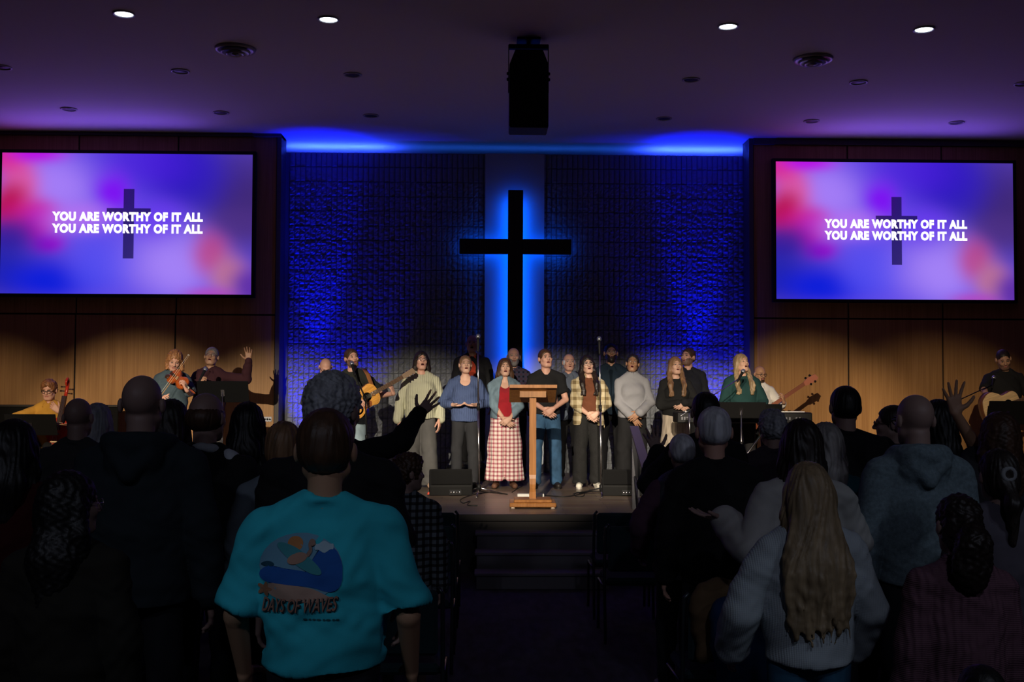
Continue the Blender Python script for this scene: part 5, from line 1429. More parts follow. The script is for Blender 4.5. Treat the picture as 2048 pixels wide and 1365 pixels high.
# ================================================================ the people on stage
ST = STAGE; Z = lambda y, D: (CAM_Z + (760-y)*D/FPX)
clasp = lambda x, z, y=-.20, sx=.04: {-1: dict(w=(x-sx, y, z), f=(.75, -.25, -.55), n=(.2, 1, -.1), t=(0, -.1, 1), curl=.5, pole=(-.9, .5, -.3)), 1: dict(w=(x+sx+.02, y-.035, z+.02), f=(-.8, -.05, -.55), n=(-.1, 1, -.1), t=(0, -.1, 1), curl=.55, pole=(.9, .5, -.3))}
GREYT = cloth('grey_trousers', (.10, .098, .095)); BLKT = cloth('black_trousers', (.010, .010, .011)); CHAR = cloth('charcoal_trousers', (.022, .023, .026))
SPECK = mat('speckled_black_trousers', (.010, .010, .010), .9, vary=(140, .5))
JEANS = denim('blue_jeans', (.040, .10, .19), 0); LJEANS = denim('pale_jeans', (.24, .32, .36), 0)
CREAM = knit('cream_cable_knit', (.50, .50, .36))
person('person in a cream cable knit sweater, glasses and wide grey trousers, singing', 843, 705, 13.8, ST, fem=True, bw=1.12, belly=1.15, hips=1.15, sk='pink', head=(12, -12, 0), openm=.9, hair='long_mid', hc='dark', glasses='wire',
       top=dict(m=CREAM, off=.030, soff=.026, hem=.90, puff=True, wr=.010), bottom=dict(m=GREYT, wide=.055, off=.02, hem=.03), shoes='tan', arms={-1: dict(w=(-.29, -.08, .88), f=(.15, -.1, -1), n=(1, .3, 0)), 1: dict(w=(.24, -.04, .88), f=(0, -.15, -1), n=(-1, .3, 0))})
person('person in a blue scoop neck knit top with both palms held up, singing', 931, 713, 13.8, ST, fem=True, bw=1.08, belly=1.12, hips=1.08, sk='fair', head=(8, -10, 0), openm=.4, hair='tied', hc='lightbrown',
       top=dict(m=knit('blue_knit', (.065, .095, .20)), off=.022, hem=.89, sleeve=.86, neck='scoop', wr=.009), bottom=dict(m=CHAR, wide=.01), shoes='dark',
       arms={-1: dict(w=(-.15, -.20, 1.105), f=(.9, -.5, -.05), n=(-.1, -.1, 1), t=(0, -1, 0), curl=.3, pole=(-.8, .6, -.6)), 1: dict(w=(.14, -.20, 1.105), f=(-.9, -.5, -.05), n=(.1, -.1, 1), t=(0, -1, 0), curl=.3, pole=(.8, .6, -.6))})
person('person in a denim jacket, red top and long red and white plaid skirt', 1010, 719, 13.8, ST, fem=True, bw=1.05, hips=1.1, sk='fair', head=(4, -8, 0), openm=.6, hair='wavy', hc='brown',
       top=[dict(m=cloth('red_velvet', (.30, .012, .02), sheen=.3), off=.010, hem=.97, sleeve=0, neck='scoop'), dict(m=denim('denim_jacket', (.15, .22, .27), 0), off=.034, soff=.024, hem=.95, kind='open', gap=.078, neck='collar', name='jacket', wr=.012)],
       bottom=dict(kind='skirt', m=plaid('red_white_plaid', (.74, .66, .60), (.50, .27, .27), (.30, .07, .10), .050), tier=.33, r1=.245, hem=.105, split=True, pleats=19, pamp=.010), shoes='brown', arms=clasp(.02, .93, -.19, .03))
person('person in a black v-neck t-shirt and blue jeans with hands clasped', 1092, 700, 13.8, ST, bw=1.13, belly=1.1, hips=1.05, sk='pink', head=(16, -10, -3), openm=.25, hair='short', hc='brown',
       top=dict(m=cloth('black_tee', (.014, .014, .015)), off=.020, soff=.024, hem=.94, sleeve=.36, neck='v'), bottom=dict(m=JEANS, off=.018, wide=.012, hem=.035), shoes='dark', arms=clasp(.02, .99, -.20, .045), stance=.125)
person('person in a cream plaid overshirt, brown top, glasses and white sneakers', 1177, 713, 13.8, ST, fem=True, bw=1.05, sk='fair', head=(6, -8, -8), openm=.55, hair='wavy_front', hc='dark', glasses='wire',
       top=[dict(m=cloth('brown_top', (.13, .045, .022)), off=.008, hem=1.0, sleeve=0), dict(m=plaid('cream_plaid', (.50, .43, .28), (.33, .265, .15), (.15, .11, .055), .10), off=.034, soff=.026, hem=.84, sleeve=.80, kind='open', gap=.085, neck='collar', name='overshirt', flare=.03, wr=.013)],
       bottom=dict(m=SPECK, wide=.03, off=.018, hem=.06, waist=1.03, belt=True), shoes='white', arms=clasp(.03, .98, -.21, .05))
person('person in a light grey sweater with hands crossed over black trousers', 1264, 710, 13.8, ST, fem=True, bw=1.04, belly=1.05, sk='brown', head=(-8, -14, 5), openm=1, hair='tied', hc='dark',
       top=dict(m=knit('light_grey_knit', (.24, .24, .255), False), off=.028, soff=.022, hem=.93, neck='turtle', puff=True, flare=.01, wr=.010), bottom=dict(m=BLKT, wide=.04, off=.02), shoes='dark',
       arms={-1: dict(w=(-.03, -.20, .95), f=(.6, -.1, -.8), n=(0, 1, 0), t=(0, 0, 1), curl=.2, pole=(-.9, .4, -.2)), 1: dict(w=(.07, -.25, 1.0), f=(-.75, -.05, -.6), n=(0, 1, 0), t=(0, 0, 1), curl=.2, pole=(.9, .4, -.2))})
person('person in a black sweater and pleated beige skirt behind the keyboard end', 1351, 716, 13.9, ST, fem=True, sk='fair', head=(10, -10, 0), openm=.35, hair='wavy_front', hc='lightbrown',
       top=dict(m=cloth('black_knit', (.014, .014, .014)), off=.03, soff=.028, hem=.97), bottom=dict(kind='skirt', m=mat('beige_pleats', (.42, .35, .27), .7, vary=(60, .4, (1, 1, .05))), r1=.22, hem=.22, pleats=44, pamp=.010), arms=clasp(.03, 1.13, -.20, .03))
person('person in a dark green top with long wavy blond hair singing into a microphone', 1484, 710, 13.9, ST, fem=True, bw=1.08, belly=1.1, sk='fair', head=(22, -14, 0), openm=.55, hair='wavy_front', hc='blond',
       top=dict(m=cloth('dark_green', (.012, .042, .042)), off=.035, soff=.034, hem=.86, wr=.011), bottom=dict(m=BLKT), arms={-1: dict(w=(-.20, -.30, 1.0), f=(0, -1, -.2), n=(0, 0, -1)), 1: dict(w=(.20, -.30, 1.0), f=(0, -1, -.2), n=(0, 0, -1))})
GX = person('person in a black t-shirt singing and playing the amber acoustic guitar', 705, 699, 13.7, ST, bw=1.15, belly=1.12, sk='pink', head=(28, -8, -6), openm=.1, hair='short', hc='brown', beard='stubble',
       top=dict(m=cloth('faded_black_tee', (.022, .024, .02)), off=.022, soff=.026, hem=.90, sleeve=.38), bottom=dict(m=LJEANS, off=.018), shoes='dark',
       arms={1: dict(px=(787, 788, -.22), f=(-.25, -.25, .85), n=(-.7, .3, -.2), t=(.3, .6, .6), curl=.75, to=.4, pole=(.5, .2, -1)), -1: dict(px=(712, 800, -.36), f=(.8, -.2, -.4), n=(0, 1, 0), t=(0, 0, 1), curl=.35, pole=(-1, .1, -.4))})
gp = at(722, 800, 13.38); guitar('amber topped acoustic guitar played by the singer in the black t-shirt', gp, 29, 17).scale = (.95, .95, .95)
# guitar strap over the shoulder
gs = MB(); sp_ = [at(728, 738, 13.62), at(736, 750, 13.50), at(745, 775, 13.40), at(748, 792, 13.36)]
gs.tube(sp_, [.03, .03, .028, .02], 8, flat=.18); tag(gs.build('guitar_strap', mat('tan_leather', (.30, .12, .04), .5)), 'tan leather guitar strap over the singing guitarist shoulder', 'strap')
person('bald person in a charcoal shirt and dark glasses looking down', 650, 714, 14.3, ST, bw=1.08, belly=1.12, sk='pink', head=(14, 34, 0), hair=None, glasses='dark', hc='brown',
       top=dict(m=cloth('charcoal_shirt', (.035, .035, .042)), off=.024, neck='collar', sleeve=.78), bottom=dict(m=BLKT), arms={-1: dict(w=(-.19, -.30, 1.02), f=(.3, -.9, -.2), n=(0, 0, -1)), 1: dict(w=(.12, -.34, 1.02), f=(-.2, -.9, -.2), n=(0, 0, -1))})
# back row
rz_ = at(945, 800, 15.0)
tag(MB().box((-.35, -.28, 0), (.35, .28, .17), bev=.01).build('choir_riser', BLACK), 'low black riser block under the tall singer in the orange shirt', 'riser'); bpy.data.objects['choir_riser'].location = (rz_.x, 15.0, ST)
person('tall person in an orange shirt and open black jacket in the back row', 945, 671, 15.0, ST+.17, bw=1.1, sk='tan', head=(-4, -8, 0), openm=.7, hair='fringe', hc='saltpepper',
       top=[dict(m=cloth('orange_shirt', (.55, .07, .03)), off=.012, neck='collar', sleeve=0), dict(m=cloth('black_jacket', (.015, .015, .017)), off=.032, kind='open', gap=.05, name='jacket', hem=.85)], bottom=dict(m=BLKT))
person('person with a grey beard and dark plaid shirt standing before the cross', 1027, 697, 14.9, ST, bw=1.08, sk='pink', head=(4, -4, 0), openm=.2, hair='fringe', hc='saltpepper', beard='full',
       top=dict(m=plaid('dark_plaid', (.05, .03, .05), (.04, .04, .07), (.01, .01, .02), .06), off=.024, neck='collar', hem=.85), bottom=dict(m=BLKT))
person('white haired person in the back row between the two tall centre singers', 1138, 709, 14.8, ST, sk='pink', head=(4, -4, 0), openm=.1, hair='fringe', hc='white', top=dict(m=cloth('grey_blue_shirt', (.10, .12, .16)), off=.024, neck='collar', hem=.85), bottom=dict(m=BLKT))
person('person with a full dark beard in dark blue shirt, back row', 1222, 689, 14.9, ST, bw=1.12, sk='tan', head=(0, -8, 0), openm=.5, hair='short', hc='dark', beard='full', glasses='wire', top=dict(m=cloth('dark_blue_shirt', (.010, .020, .032)), off=.022, neck='collar', hem=.85), bottom=dict(m=BLKT))
person('person in a black polo shirt looking left beside the blue brickwork', 1376, 698, 14.8, ST, bw=1.12, sk='pink', head=(-42, -12, 0), openm=.2, hair='short', hc='brown', beard='stubble', top=dict(m=cloth('black_polo', (.012, .013, .018)), off=.022, neck='collar', sleeve=.45, hem=.86), bottom=dict(m=BLKT))
person('person in a white shirt and dark glasses playing bass guitar', 1518, 733, 14.6, ST, bw=1.05, sk='tan', head=(16, 8, 0), hair=None, hc='brown', glasses='dark', beard='goatee',
       top=dict(m=cloth('white_shirt', (.70, .68, .64)), off=.024, neck='collar', hem=.86, sleeve=.8), bottom=dict(m=BLKT),
       arms={1: dict(px=(1568, 806, -.28), f=(-.2, -.3, .7), n=(-.7, .5, 0), t=(.2, .5, .6), curl=.7, pole=(.6, .3, -1)), -1: dict(px=(1502, 835, -.3), f=(.7, -.2, -.4), n=(0, 1, 0), t=(0, 0, 1), pole=(-1, .2, -.4))})
bass('reddish bass guitar with black tuners held by the player in white', at(1510, 833, 14.25), 31, 14)
# left side musicians
person('person with curly reddish hair and blue grey shirt playing the violin', 346, 701, 13.7, ST, fem=True, sk='pink', head=(16, 22, 8), openm=.0, hair='bob_curly', hc='strawberry',
       top=dict(m=cloth('slate_shirt', (.055, .085, .105)), off=.034, soff=.034, sleeve=.5, hem=.80, neck='collar'), bottom=dict(m=CHAR),
       arms={1: dict(px=(374, 782, -.42), f=(-.3, -.1, .9), n=(-.8, .2, .2), t=(0, .8, .4), curl=.7, pole=(.5, .1, -1)), -1: dict(px=(322, 800, -.35), f=(.3, -.5, .2), n=(.5, .3, -.5), t=(.5, 0, .5), curl=.8, pole=(-1, 0, -.5))})
vo = at(343, 748, 13.53); vs_ = at(391, 789, 13.16)
viol('violin', 'reddish brown violin tucked under the chin of the curly haired player', 1.0, REDW, vo, vs_ - vo, Vector((-.35, -.80, .62)))
bow('light wooden violin bow crossing the violin strings', at(316, 800, 13.22), at(379, 711, 13.32))
person('person in a dark maroon shirt and glasses with one arm raised, holding a microphone', 421, 696, 14.3, ST, bw=1.12, belly=1.2, sk='tan', head=(6, -14, 5), openm=.6, hair='short', hc='saltpepper', glasses='wire',
       top=dict(m=cloth('maroon_shirt', (.045, .015, .02)), off=.026, soff=.024, neck='collar', hem=.83), bottom=dict(m=GREYT),
       arms={1: dict(px=(497, 722, -.05), f=(0, -.1, 1), n=(.1, -1, 0), t=(-1, 0, .1), spread=.25, curl=.18, to=1, pole=(.4, .3, -1)), -1: dict(px=(397, 772, -.32), f=(.35, -.3, .55), n=(.4, .2, -.1), t=(.6, .4, .5), curl=.9, pole=(-.8, .1, -.8))})
mt_ = thing('microphone', 'black handheld microphone at the mouth of the singer in maroon', 'microphone', tuple(at(409, 742, 13.62)))
dd = at(413, 738, 13.68) - at(398, 768, 13.56)
mic(mt_, Vector((0, 0, 0)), dd)
person('seated person with glasses and mustard shirt playing the cello', 100, 762, 13.8, ST, sk='pink', seated=1.72, head=(2, 10, 0), hair='curly', hc='auburn', glasses='dark',
       top=dict(m=cloth('mustard_shirt', (.48, .25, .04)), off=.024, neck='collar', hem=.80, sleeve=.6), bottom=dict(m=BLKT),
       arms={1: dict(px=(118, 824, -.30), f=(-.5, -.1, .5), n=(-.3, .9, 0), t=(0, 0, 1), curl=.6, pole=(1, 0, -.4)), -1: dict(px=(52, 838, -.35), f=(.5, -.5, -.2), n=(0, .2, -1), t=(.5, -.5, 0), curl=.6, pole=(-1, 0, -.3))})
co_ = at(103, 945, 13.45); cs_ = at(136, 776, 13.72)
viol('cello', 'red brown cello leaning on the seated player, scroll above the shoulder', 1.94, REDC, at(102, 948, 13.3), at(137, 776, 13.66) - at(102, 948, 13.3), Vector((0, -1, .1)))
bow('cello bow held low across the cello strings', at(45, 842, 13.1), at(150, 852, 13.1))
# stool for the cellist
sc_ = at(100, 900, 13.8)
t = thing('stool', 'black stool under the seated cellist', 'stool', (sc_.x, 13.86, ST))
MB().lathe([(.16, .40), (.17, .42), (.17, .44), (.15, .455)], n=24).build('seat', BLACK, t)
for a in (45, 135, 225, 315): MB().tube([(math.cos(R(a))*.1, math.sin(R(a))*.1, .41), (math.cos(R(a))*.17, math.sin(R(a))*.17, 0)], .012).build('leg', BLACKM, t)
person('person with a dark beard and black t-shirt playing guitar at the far right', 2008, 699, 13.7, ST, bw=1.18, belly=1.15, sk='tan', head=(-12, 20, -8), hair='buzz', hc='dark', beard='stubble', openm=0,
       top=dict(m=cloth('black_tee', (.014, .014, .015)), off=.024, soff=.028, sleeve=.46, hem=.88), bottom=dict(m=BLKT),
       arms={-1: dict(px=(1978, 802, -.40), f=(.9, -.1, -.3), n=(0, 1, -.2), t=(0, 0, 1), curl=.5, pole=(-1, .1, -.3)), 1: dict(px=(2072, 790, -.2), f=(-.3, -.2, .8), n=(-.7, .4, 0), t=(0, .5, .6), curl=.7, pole=(.7, .2, -1))})
guitar('pale topped acoustic guitar held by the bearded player at far right', at(2000, 812, 13.3), 15, 8, top=PALE)

# cymbal stand and snare drum at the far right
def drums():
    b = at(1890, 950, 13.6)
    t = thing('cymbal_stand', 'chrome cymbal stand with a dark cymbal left of the far right guitarist', 'drum hardware', (b.x, 13.6, ST))
    zc = at(1890, 822, 13.6).z - ST
    MB().tube([(0, 0, .05), (0, 0, zc)], .012).build('pole', CHROME, t)
    for z in (.35, .6, zc-.1): MB().tube([(0, 0, z), (0, 0, z+.05)], .02).ball((.03, 0, z+.02), .014, 8).build('clamp', CHROME, t)
    MB().lathe([(.004, .02), (.03, .018), (.05, .0), (.2, -.012), (.2, -.014), (.05, -.003), (.004, .012)], M=Matrix.Translation((.0, 0, zc)) @ Matrix.Rotation(R(6), 4, 'Y'), n=40).build('cymbal', mat('cymbal_bronze', (.16, .11, .06), .35, .8), t)
    for a in (30, 150, 270): MB().tube([(0, 0, .3), (math.cos(R(a))*.26, math.sin(R(a))*.26, .01)], .009).build('leg', CHROME, t)
    b = at(1950, 880, 13.4); zt = b.z - ST
    t = thing('snare_drum', 'snare drum with chrome rims on a stand near the far right guitarist', 'drum', (b.x, 13.15, ST))
    MB().lathe([(.17, zt-.14), (.172, zt-.14), (.172, zt-.01), (.17, zt-.01)], n=36).build('shell', BLACK, t)
    for z in (zt-.14, zt): MB().tube([(math.cos(a)*.178, math.sin(a)*.178, z) for a in np.linspace(0, 2*math.pi, 37)[:-1]], .006, 6, closed=True).build('rim', CHROME, t)
    MB().lathe([(.001, zt-.003), (.17, zt-.003), (.17, zt-.006), (.001, zt-.006)], n=36).build('drumhead', mat('drumhead', (.6, .6, .58), .6), t)
    for i in range(8):
        a = i*math.pi/4; MB().tube([(math.cos(a)*.18, math.sin(a)*.18, zt-.135), (math.cos(a)*.18, math.sin(a)*.18, zt)], .004, 6).build('lug', CHROME, t)
    MB().tube([(0, 0, .1), (0, 0, zt-.15)], .012).build('pole', CHROME, t)
    for a in (30, 150, 270): MB().tube([(0, 0, .25), (math.cos(R(a))*.22, math.sin(R(a))*.22, .01)], .008).tube([(0, 0, zt-.22), (math.cos(R(a))*.16, math.sin(R(a))*.16, zt-.15)], .006).build('leg', CHROME, t)
drums()
# ================================================================ the audience, seen from behind
def C(n, c): return cloth(n, c)
BK = C('aud_black', (.012, .012, .013)); DJ = denim('aud_jeans', (.04, .10, .17), 0); DK_ = C('aud_dark_trousers', (.015, .016, .02))
CYT = C('turquoise_tee', (.035, .46, .56))
AUD = []
def aud(label, px, ytop, D, **k):
    I = person(label, px, ytop, D, 0.0, back=True, **k); AUD.append((I['x0'], D, label)); return I
TR = dict(m=DK_)
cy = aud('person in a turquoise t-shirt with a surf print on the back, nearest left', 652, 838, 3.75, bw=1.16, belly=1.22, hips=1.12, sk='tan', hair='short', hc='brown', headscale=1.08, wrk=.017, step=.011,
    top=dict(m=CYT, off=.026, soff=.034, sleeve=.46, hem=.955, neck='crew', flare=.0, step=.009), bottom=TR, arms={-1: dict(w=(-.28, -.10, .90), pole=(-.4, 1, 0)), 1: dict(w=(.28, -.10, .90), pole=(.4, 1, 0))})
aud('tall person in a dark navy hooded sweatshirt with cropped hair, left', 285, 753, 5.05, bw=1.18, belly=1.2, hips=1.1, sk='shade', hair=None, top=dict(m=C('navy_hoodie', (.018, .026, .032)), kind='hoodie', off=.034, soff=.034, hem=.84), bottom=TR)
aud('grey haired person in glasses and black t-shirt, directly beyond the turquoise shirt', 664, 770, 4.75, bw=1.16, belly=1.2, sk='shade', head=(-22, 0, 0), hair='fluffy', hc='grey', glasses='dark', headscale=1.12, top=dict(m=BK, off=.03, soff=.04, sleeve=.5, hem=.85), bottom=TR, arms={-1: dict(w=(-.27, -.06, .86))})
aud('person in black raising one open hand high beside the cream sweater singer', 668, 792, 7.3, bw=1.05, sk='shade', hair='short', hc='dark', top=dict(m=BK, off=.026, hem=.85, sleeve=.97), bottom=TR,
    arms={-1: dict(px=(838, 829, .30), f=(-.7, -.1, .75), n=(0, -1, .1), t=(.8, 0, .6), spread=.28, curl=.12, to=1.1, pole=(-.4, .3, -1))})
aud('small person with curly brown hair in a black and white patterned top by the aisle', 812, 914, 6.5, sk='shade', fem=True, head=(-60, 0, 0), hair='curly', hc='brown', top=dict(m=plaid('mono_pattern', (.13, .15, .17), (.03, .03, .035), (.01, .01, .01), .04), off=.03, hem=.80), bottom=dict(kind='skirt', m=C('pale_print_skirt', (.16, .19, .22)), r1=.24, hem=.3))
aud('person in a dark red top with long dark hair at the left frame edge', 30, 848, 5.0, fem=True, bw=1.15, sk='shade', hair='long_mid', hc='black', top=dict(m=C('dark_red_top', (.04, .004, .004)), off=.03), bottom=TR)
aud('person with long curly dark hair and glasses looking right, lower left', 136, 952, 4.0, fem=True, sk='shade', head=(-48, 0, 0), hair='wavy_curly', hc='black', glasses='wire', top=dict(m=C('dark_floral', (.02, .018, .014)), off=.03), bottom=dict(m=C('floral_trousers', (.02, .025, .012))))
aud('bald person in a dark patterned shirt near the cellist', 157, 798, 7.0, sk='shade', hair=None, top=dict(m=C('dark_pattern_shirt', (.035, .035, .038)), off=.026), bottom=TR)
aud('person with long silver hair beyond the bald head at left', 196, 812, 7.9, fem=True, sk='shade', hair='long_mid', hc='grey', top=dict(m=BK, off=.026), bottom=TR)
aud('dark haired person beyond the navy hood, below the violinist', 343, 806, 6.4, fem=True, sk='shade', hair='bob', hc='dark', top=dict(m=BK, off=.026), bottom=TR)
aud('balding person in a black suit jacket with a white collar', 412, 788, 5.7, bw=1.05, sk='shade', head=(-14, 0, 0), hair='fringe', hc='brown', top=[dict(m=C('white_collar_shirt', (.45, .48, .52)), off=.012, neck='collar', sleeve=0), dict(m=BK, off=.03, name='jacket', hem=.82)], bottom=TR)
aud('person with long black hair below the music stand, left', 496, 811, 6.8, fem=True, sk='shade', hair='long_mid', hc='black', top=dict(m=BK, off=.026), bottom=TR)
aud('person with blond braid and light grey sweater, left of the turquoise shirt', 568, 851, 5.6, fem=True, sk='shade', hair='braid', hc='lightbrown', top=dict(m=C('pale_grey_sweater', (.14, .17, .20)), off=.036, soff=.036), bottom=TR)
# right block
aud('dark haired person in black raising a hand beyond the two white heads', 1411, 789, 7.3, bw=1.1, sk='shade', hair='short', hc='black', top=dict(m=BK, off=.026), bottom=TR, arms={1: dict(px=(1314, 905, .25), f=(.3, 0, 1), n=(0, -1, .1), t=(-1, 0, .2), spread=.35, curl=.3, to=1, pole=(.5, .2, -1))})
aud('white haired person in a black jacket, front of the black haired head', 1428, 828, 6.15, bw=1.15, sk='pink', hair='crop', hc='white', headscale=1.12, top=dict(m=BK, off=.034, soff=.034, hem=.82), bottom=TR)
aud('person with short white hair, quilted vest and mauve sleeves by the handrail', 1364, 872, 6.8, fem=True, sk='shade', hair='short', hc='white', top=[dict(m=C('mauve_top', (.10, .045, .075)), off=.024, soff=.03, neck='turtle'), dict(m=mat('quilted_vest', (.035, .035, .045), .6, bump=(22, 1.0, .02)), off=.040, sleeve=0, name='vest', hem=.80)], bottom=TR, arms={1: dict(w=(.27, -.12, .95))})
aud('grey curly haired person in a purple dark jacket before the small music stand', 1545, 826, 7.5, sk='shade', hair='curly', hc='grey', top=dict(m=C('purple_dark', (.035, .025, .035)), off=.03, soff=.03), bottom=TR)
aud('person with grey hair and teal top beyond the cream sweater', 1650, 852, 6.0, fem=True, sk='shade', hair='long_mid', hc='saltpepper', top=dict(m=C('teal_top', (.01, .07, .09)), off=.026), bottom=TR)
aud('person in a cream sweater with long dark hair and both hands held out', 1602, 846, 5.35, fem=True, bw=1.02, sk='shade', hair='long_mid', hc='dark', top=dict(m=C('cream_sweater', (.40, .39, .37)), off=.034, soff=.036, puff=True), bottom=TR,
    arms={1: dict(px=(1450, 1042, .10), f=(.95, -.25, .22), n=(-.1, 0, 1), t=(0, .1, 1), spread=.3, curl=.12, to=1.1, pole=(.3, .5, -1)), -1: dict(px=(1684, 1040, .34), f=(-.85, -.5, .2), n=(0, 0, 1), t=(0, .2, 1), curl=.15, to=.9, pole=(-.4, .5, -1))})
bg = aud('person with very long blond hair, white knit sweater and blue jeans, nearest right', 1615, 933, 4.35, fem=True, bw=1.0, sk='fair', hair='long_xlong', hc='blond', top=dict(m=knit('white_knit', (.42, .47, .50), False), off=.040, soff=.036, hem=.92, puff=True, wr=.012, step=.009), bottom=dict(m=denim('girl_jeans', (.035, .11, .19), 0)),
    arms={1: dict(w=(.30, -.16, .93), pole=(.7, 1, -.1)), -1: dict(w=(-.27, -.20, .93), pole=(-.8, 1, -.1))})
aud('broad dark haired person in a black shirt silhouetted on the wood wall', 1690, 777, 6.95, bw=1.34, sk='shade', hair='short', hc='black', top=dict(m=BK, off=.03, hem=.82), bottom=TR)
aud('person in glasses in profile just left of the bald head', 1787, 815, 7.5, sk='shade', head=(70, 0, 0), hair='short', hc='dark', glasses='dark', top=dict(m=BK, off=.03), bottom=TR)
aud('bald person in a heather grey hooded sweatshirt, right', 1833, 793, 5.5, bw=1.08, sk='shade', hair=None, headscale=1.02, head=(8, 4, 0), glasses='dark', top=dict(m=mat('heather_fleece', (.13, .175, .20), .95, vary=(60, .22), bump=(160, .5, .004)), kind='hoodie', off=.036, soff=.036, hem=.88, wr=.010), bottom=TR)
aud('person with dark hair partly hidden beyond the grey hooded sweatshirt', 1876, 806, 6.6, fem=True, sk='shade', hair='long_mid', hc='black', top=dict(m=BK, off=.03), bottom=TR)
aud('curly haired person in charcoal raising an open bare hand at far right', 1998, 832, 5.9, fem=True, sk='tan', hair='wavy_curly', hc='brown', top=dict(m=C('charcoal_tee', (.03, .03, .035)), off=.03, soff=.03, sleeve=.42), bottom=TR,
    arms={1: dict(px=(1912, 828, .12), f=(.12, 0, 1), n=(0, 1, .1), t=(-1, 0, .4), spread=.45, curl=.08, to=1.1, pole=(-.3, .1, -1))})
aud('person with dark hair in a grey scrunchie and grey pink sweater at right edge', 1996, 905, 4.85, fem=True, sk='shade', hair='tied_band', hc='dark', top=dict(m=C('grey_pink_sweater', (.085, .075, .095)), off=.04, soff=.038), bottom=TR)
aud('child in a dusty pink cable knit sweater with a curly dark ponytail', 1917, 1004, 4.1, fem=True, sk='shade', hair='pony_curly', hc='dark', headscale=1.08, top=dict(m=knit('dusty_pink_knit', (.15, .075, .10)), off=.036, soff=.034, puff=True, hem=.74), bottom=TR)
aud('top of a dark haired small child at the bottom right edge', 1962, 1338, 2.9, sk='shade', hair='short', hc='black', top=dict(m=BK, off=.03), bottom=TR)

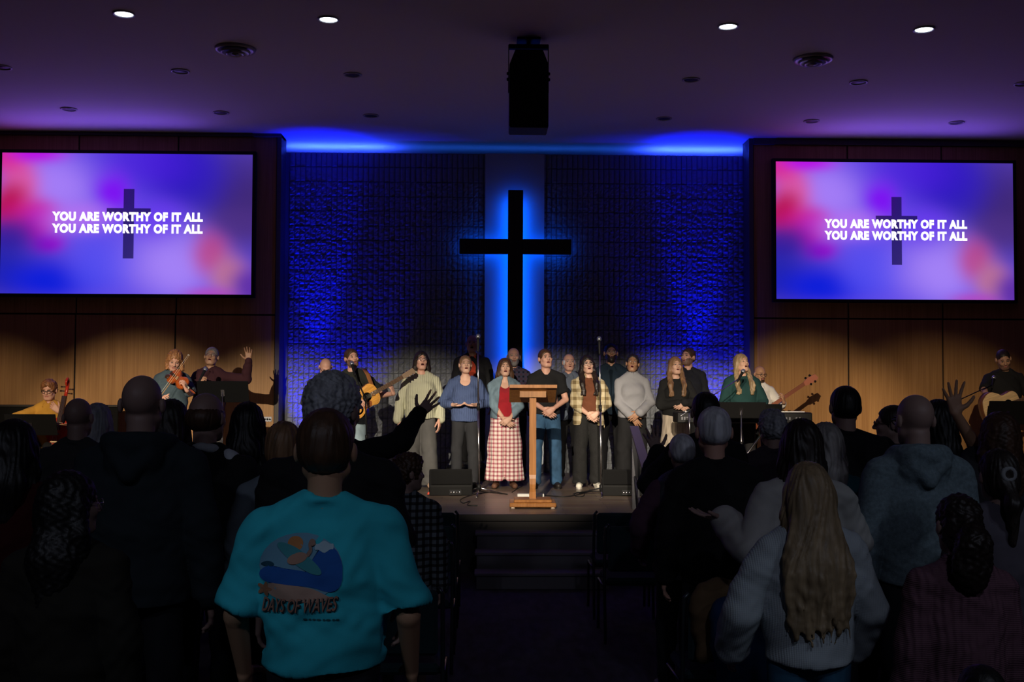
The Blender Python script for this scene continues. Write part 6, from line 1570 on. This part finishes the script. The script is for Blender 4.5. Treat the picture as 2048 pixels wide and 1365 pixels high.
# the print on the turquoise shirt, laid over the cloth of its back
def shirt_print():
    t = cy['t']; sh = cy['tops'][0]; me = sh.data
    bvh = BVHTree.FromPolygons([v.co for v in me.vertices], [list(p.vertices) for p in me.polygons])
    s_ = 3.75/FPX
    def drape(name, pts, m, lift, tri=None):
        """pts: print coordinates in metres about the centre of the print, x to the right as seen"""
        V = []; 
        for x, z in pts:
            o = Vector((-(x) , 1.0, z)); h = bvh.ray_cast(o, Vector((0, -1, 0)))
            y = h[0].y if h[0] else .15
            V.append((o.x, y + lift, z))
        return V
    # centre of the print
    c = cy['loc'](at(632, 1108, 3.95)); cx, cz = -c[0], c[2]
    def patch(name, fn, m, lift, n=26, m_=7):
        """fn(u) -> outline point; fan of rings so that it follows the cloth"""
        o = [fn(i/n) for i in range(n)]; mx = sum(p[0] for p in o)/n; mz = sum(p[1] for p in o)/n
        pts = [(mx, mz)]
        for r in range(1, m_+1):
            for p in o: pts.append((mx + (p[0]-mx)*r/m_, mz + (p[1]-mz)*r/m_))
        V = drape(name, [(cx + x, cz + z) for x, z in pts], m, lift); F = [(0, 1+(i+1) % n, 1+i) for i in range(n)]
        for r in range(m_-1):
            a = 1+r*n; b = a+n
            for i in range(n): F.append((a+i, a+(i+1) % n, b+(i+1) % n, b+i))
        me_ = bpy.data.meshes.new(name); me_.from_pydata(V, [], F); me_.update(); me_.materials.append(m)
        me_.polygons.foreach_set('use_smooth', [True]*len(F))
        o_ = bpy.data.objects.new(name, me_); COL.objects.link(o_); o_.parent = sh; return o_
    px = s_
    ink = lambda n_, c_: mat('print_' + n_, c_, .85)
    # pale sky disc
    patch('print_sky', lambda u: (math.cos(u*6.283)*82*px, (math.sin(u*6.283)*62*px)+6*px), ink('sky', (.14, .30, .42)), .0022)
    patch('print_sun', lambda u: (-12*px + math.cos(u*6.283)*15*px, 48*px + math.sin(u*6.283)*14*px), ink('orange', (.50, .20, .07)), .0050, m_=3)
    # sea with a curling wave on the right
    sea = outline([(-81, -5), (-60, 6), (-40, -2), (0, -4), (35, -14), (52, 4), (48, 28), (34, 38), (50, 46), (70, 36), (82, 8), (80, -25), (60, -38), (20, -28), (-20, -26), (-60, -24), (-78, -20)], 3)
    patch('print_sea', lambda u: (sea[int(u*len(sea)) % len(sea)][0]*px, sea[int(u*len(sea)) % len(sea)][1]*px), ink('blue', (.012, .09, .36)), .0045, n=51, m_=9)
    patch('print_foam', lambda u: ((45 + math.cos(u*6.283)*18)*px, (44 + math.sin(u*6.283)*9 + 2*math.sin(u*31))*px), ink('foam', (.38, .50, .58)), .0055, m_=4)
    sand = outline([(-60, -26), (-20, -25), (20, -30), (50, -42), (62, -50), (30, -56), (-30, -54), (-62, -44)], 4)
    patch('print_sand', lambda u: (sand[int(u*len(sand)) % len(sand)][0]*px, sand[int(u*len(sand)) % len(sand)][1]*px), ink('sand', (.42, .26, .20)), .004, n=32)
    # surfboard and the bird standing on it
    def board(u):
        a = u*6.283; x, z = math.cos(a)*52, math.sin(a)*13; q = R(-30); return ((-2 + x*math.cos(q) - z*math.sin(q))*px, (22 + x*math.sin(q) + z*math.cos(q))*px)
    patch('print_surfboard', board, ink('board', (.05, .26, .30)), .0068, m_=5)
    patch('print_bird_body', lambda u: ((-6 + math.cos(u*6.283)*20)*px, (22 + math.sin(u*6.283)*10 + 5*math.cos(u*6.283))*px), ink('pinkish', (.40, .22, .16)), .0080, m_=4)
    nk = [(10, 28), (18, 36), (14, 48), (18, 57), (26, 56), (29, 48), (25, 49), (23, 53), (20, 49), (23, 37), (16, 26)]
    no = outline(nk, 3); patch('print_bird_neck', lambda u: (no[int(u*len(no)) % len(no)][0]*px, no[int(u*len(no)) % len(no)][1]*px), ink('neck', (.30, .17, .13)), .0080, n=33, m_=2)
    patch('print_island', lambda u: ((-66 + math.cos(u*6.283)*13)*px, (8 + math.sin(u*6.283)*5)*px), ink('dark_teal', (.01, .06, .10)), .005, m_=2)
    patch('print_flower', lambda u: ((-70 + math.cos(u*6.283)*(13+4*math.cos(u*31)))*px, (-38 + math.sin(u*6.283)*(11+4*math.cos(u*31)))*px), ink('orange_flower', (.34, .15, .08)), .005, n=30, m_=2)
    # lettering
    def letter(body, x, z, w_, h_, m, lift, shear, bold):
        c_ = text_mesh('print_lettering', body, 1.0, m, sh, 0.0, bold, shear)
        n = len(c_.data.vertices); co = np.empty(n*3); c_.data.vertices.foreach_get('co', co); co = co.reshape(-1, 3)
        X = (co[:, 0] - (co[:, 0].max()+co[:, 0].min())/2)/(co[:, 0].max()-co[:, 0].min())*w_*px + x*px; Zc = (co[:, 1]-co[:, 1].min())/(co[:, 1].max()-co[:, 1].min())*h_*px + z*px + (X/px)*.05*px
        V = drape('t', list(zip(cx + X, cz + Zc)), m, lift); c_.data.vertices.foreach_set('co', np.array(V, dtype=np.float32).ravel()); c_.data.update()
    letter('DAYS OF WAVES', 2, -78, 150, 27, ink('shadow', (.008, .03, .04)), .0062, .35, .03)
    letter('DAYS OF WAVES', 0, -76, 150, 27, ink('letter', (.36, .17, .12)), .0078, .35, .012)
    for j_, (dx_, w__) in enumerate(((14, 5), (23, 3), (31, 4), (40, 5), (50, 3), (58, 5), (68, 3), (75, 4))):
        patch('print_dash', lambda u: ((dx_ + math.cos(u*6.283)*w__*.95)*px, (-89 + math.sin(u*6.283)*1.8)*px), ink('small', (.02, .10, .12)), .0035, n=10, m_=1)
shirt_print()

# ---------------------------------------------------------------- rows of chairs
FAB = mat('chair_fabric', (.012, .03, .038), .9, bump=(200, .3, .002)); FRM = mat('chair_frame', (.06, .07, .08), .35, .7)
def make_chair():
    t = empty('stacking_chair')
    MB().box((-.225, 0, .40), (.225, .44, .46), bev=.02).build('seat', FAB, t)
    MB().box((-.215, -.035, .52), (.215, .015, .855), Matrix.Rotation(R(4), 4, 'X'), bev=.018).build('backrest', FAB, t)
    for q in (-1, 1):
        MB().tube([(q*.24, -.10, .0), (q*.24, -.03, .42), (q*.24, -.045, .62), (q*.238, -.075, .84), (q*.215, -.078, .868)], .011, 8).build('rear_leg', FRM, t)
        MB().tube([(q*.24, .42, .0), (q*.24, .40, .39), (q*.24, -.03, .40)], .011, 8).build('front_leg', FRM, t)
    MB().tube([(-.24, .1, .395), (.24, .1, .395)], .009, 8).build('crossbar', FRM, t)
    return t
proto = None
ords = ['front', 'second', 'third', 'fourth', 'fifth', 'sixth', 'seventh', 'last']
aord = ['beside the aisle', 'second from the aisle', 'third from the aisle', 'fourth from the aisle', 'fifth from the aisle', 'sixth from the aisle', 'seventh from the aisle']
for side in (-1, 1):
    for r_ in range(8):
        y = 9.02 - .82*r_ if side > 0 else 9.02 - .82*r_
        for c_ in range(7):
            x = (-.45 - .52*c_) if side < 0 else (1.13 + .52*c_)
            ppx = 970 + x*FPX/y
            if ppx < -60 or ppx > 2110: continue
            if any(abs(x-a[0]) < .50 and -.42 < (a[1]-y) < .64 for a in AUD): continue
            if y < 3.2: continue
            if proto is None: proto = make_chair(); o = proto
            else: o = copy_tree(proto)
            o.location = (x, y, 0)
            tag(o, 'dark padded stacking chair, %s row of the %s block, %s' % (ords[r_], 'left' if side < 0 else 'right', aord[c_]), 'chair', 'stacking chairs in the audience rows')
# coats left over a chair
def coat(name, label, px, py, D, col, w_, h_, fold):
    c = at(px, py, D); F = Field()
    F.ell((0, 0, -.02), (w_/2, .07, h_/2), k=.03); F.cone((-w_*.3, -.02, h_*.3), (w_*.3, -.02, h_*.3), .05, k=.04); F.cone((-w_*.38, -.03, h_*.2), (-w_*.30, -.05, -h_*.45), .045, .035, k=.03); F.cone((w_*.38, -.03, h_*.2), (w_*.33, -.05, -h_*.4), .045, .035, k=.03)
    v, f = F.mesh(.010); v = displace(v, f, wrinkles(.016, fold)); o = np_object(name, v, f, [col]); o.location = c; tag(o, label, 'coat')
ch = copy_tree(proto); ch.location = (1.24, 5.60, 0); tag(ch, 'dark padded stacking chair with the khaki and blue coats over its back', 'chair', 'stacking chairs in the audience rows')
coat('coat', 'khaki coat bundled over a chair back left of the blond girl', 1440, 1232, 5.53, C('khaki_cloth', (.13, .08, .04)), .30, .40, 5)
coat('coat', 'dark blue coat hanging in front of the khaki coat on the same chair', 1478, 1275, 5.38, C('blue_cloth', (.01, .03, .09)), .28, .46, 9)
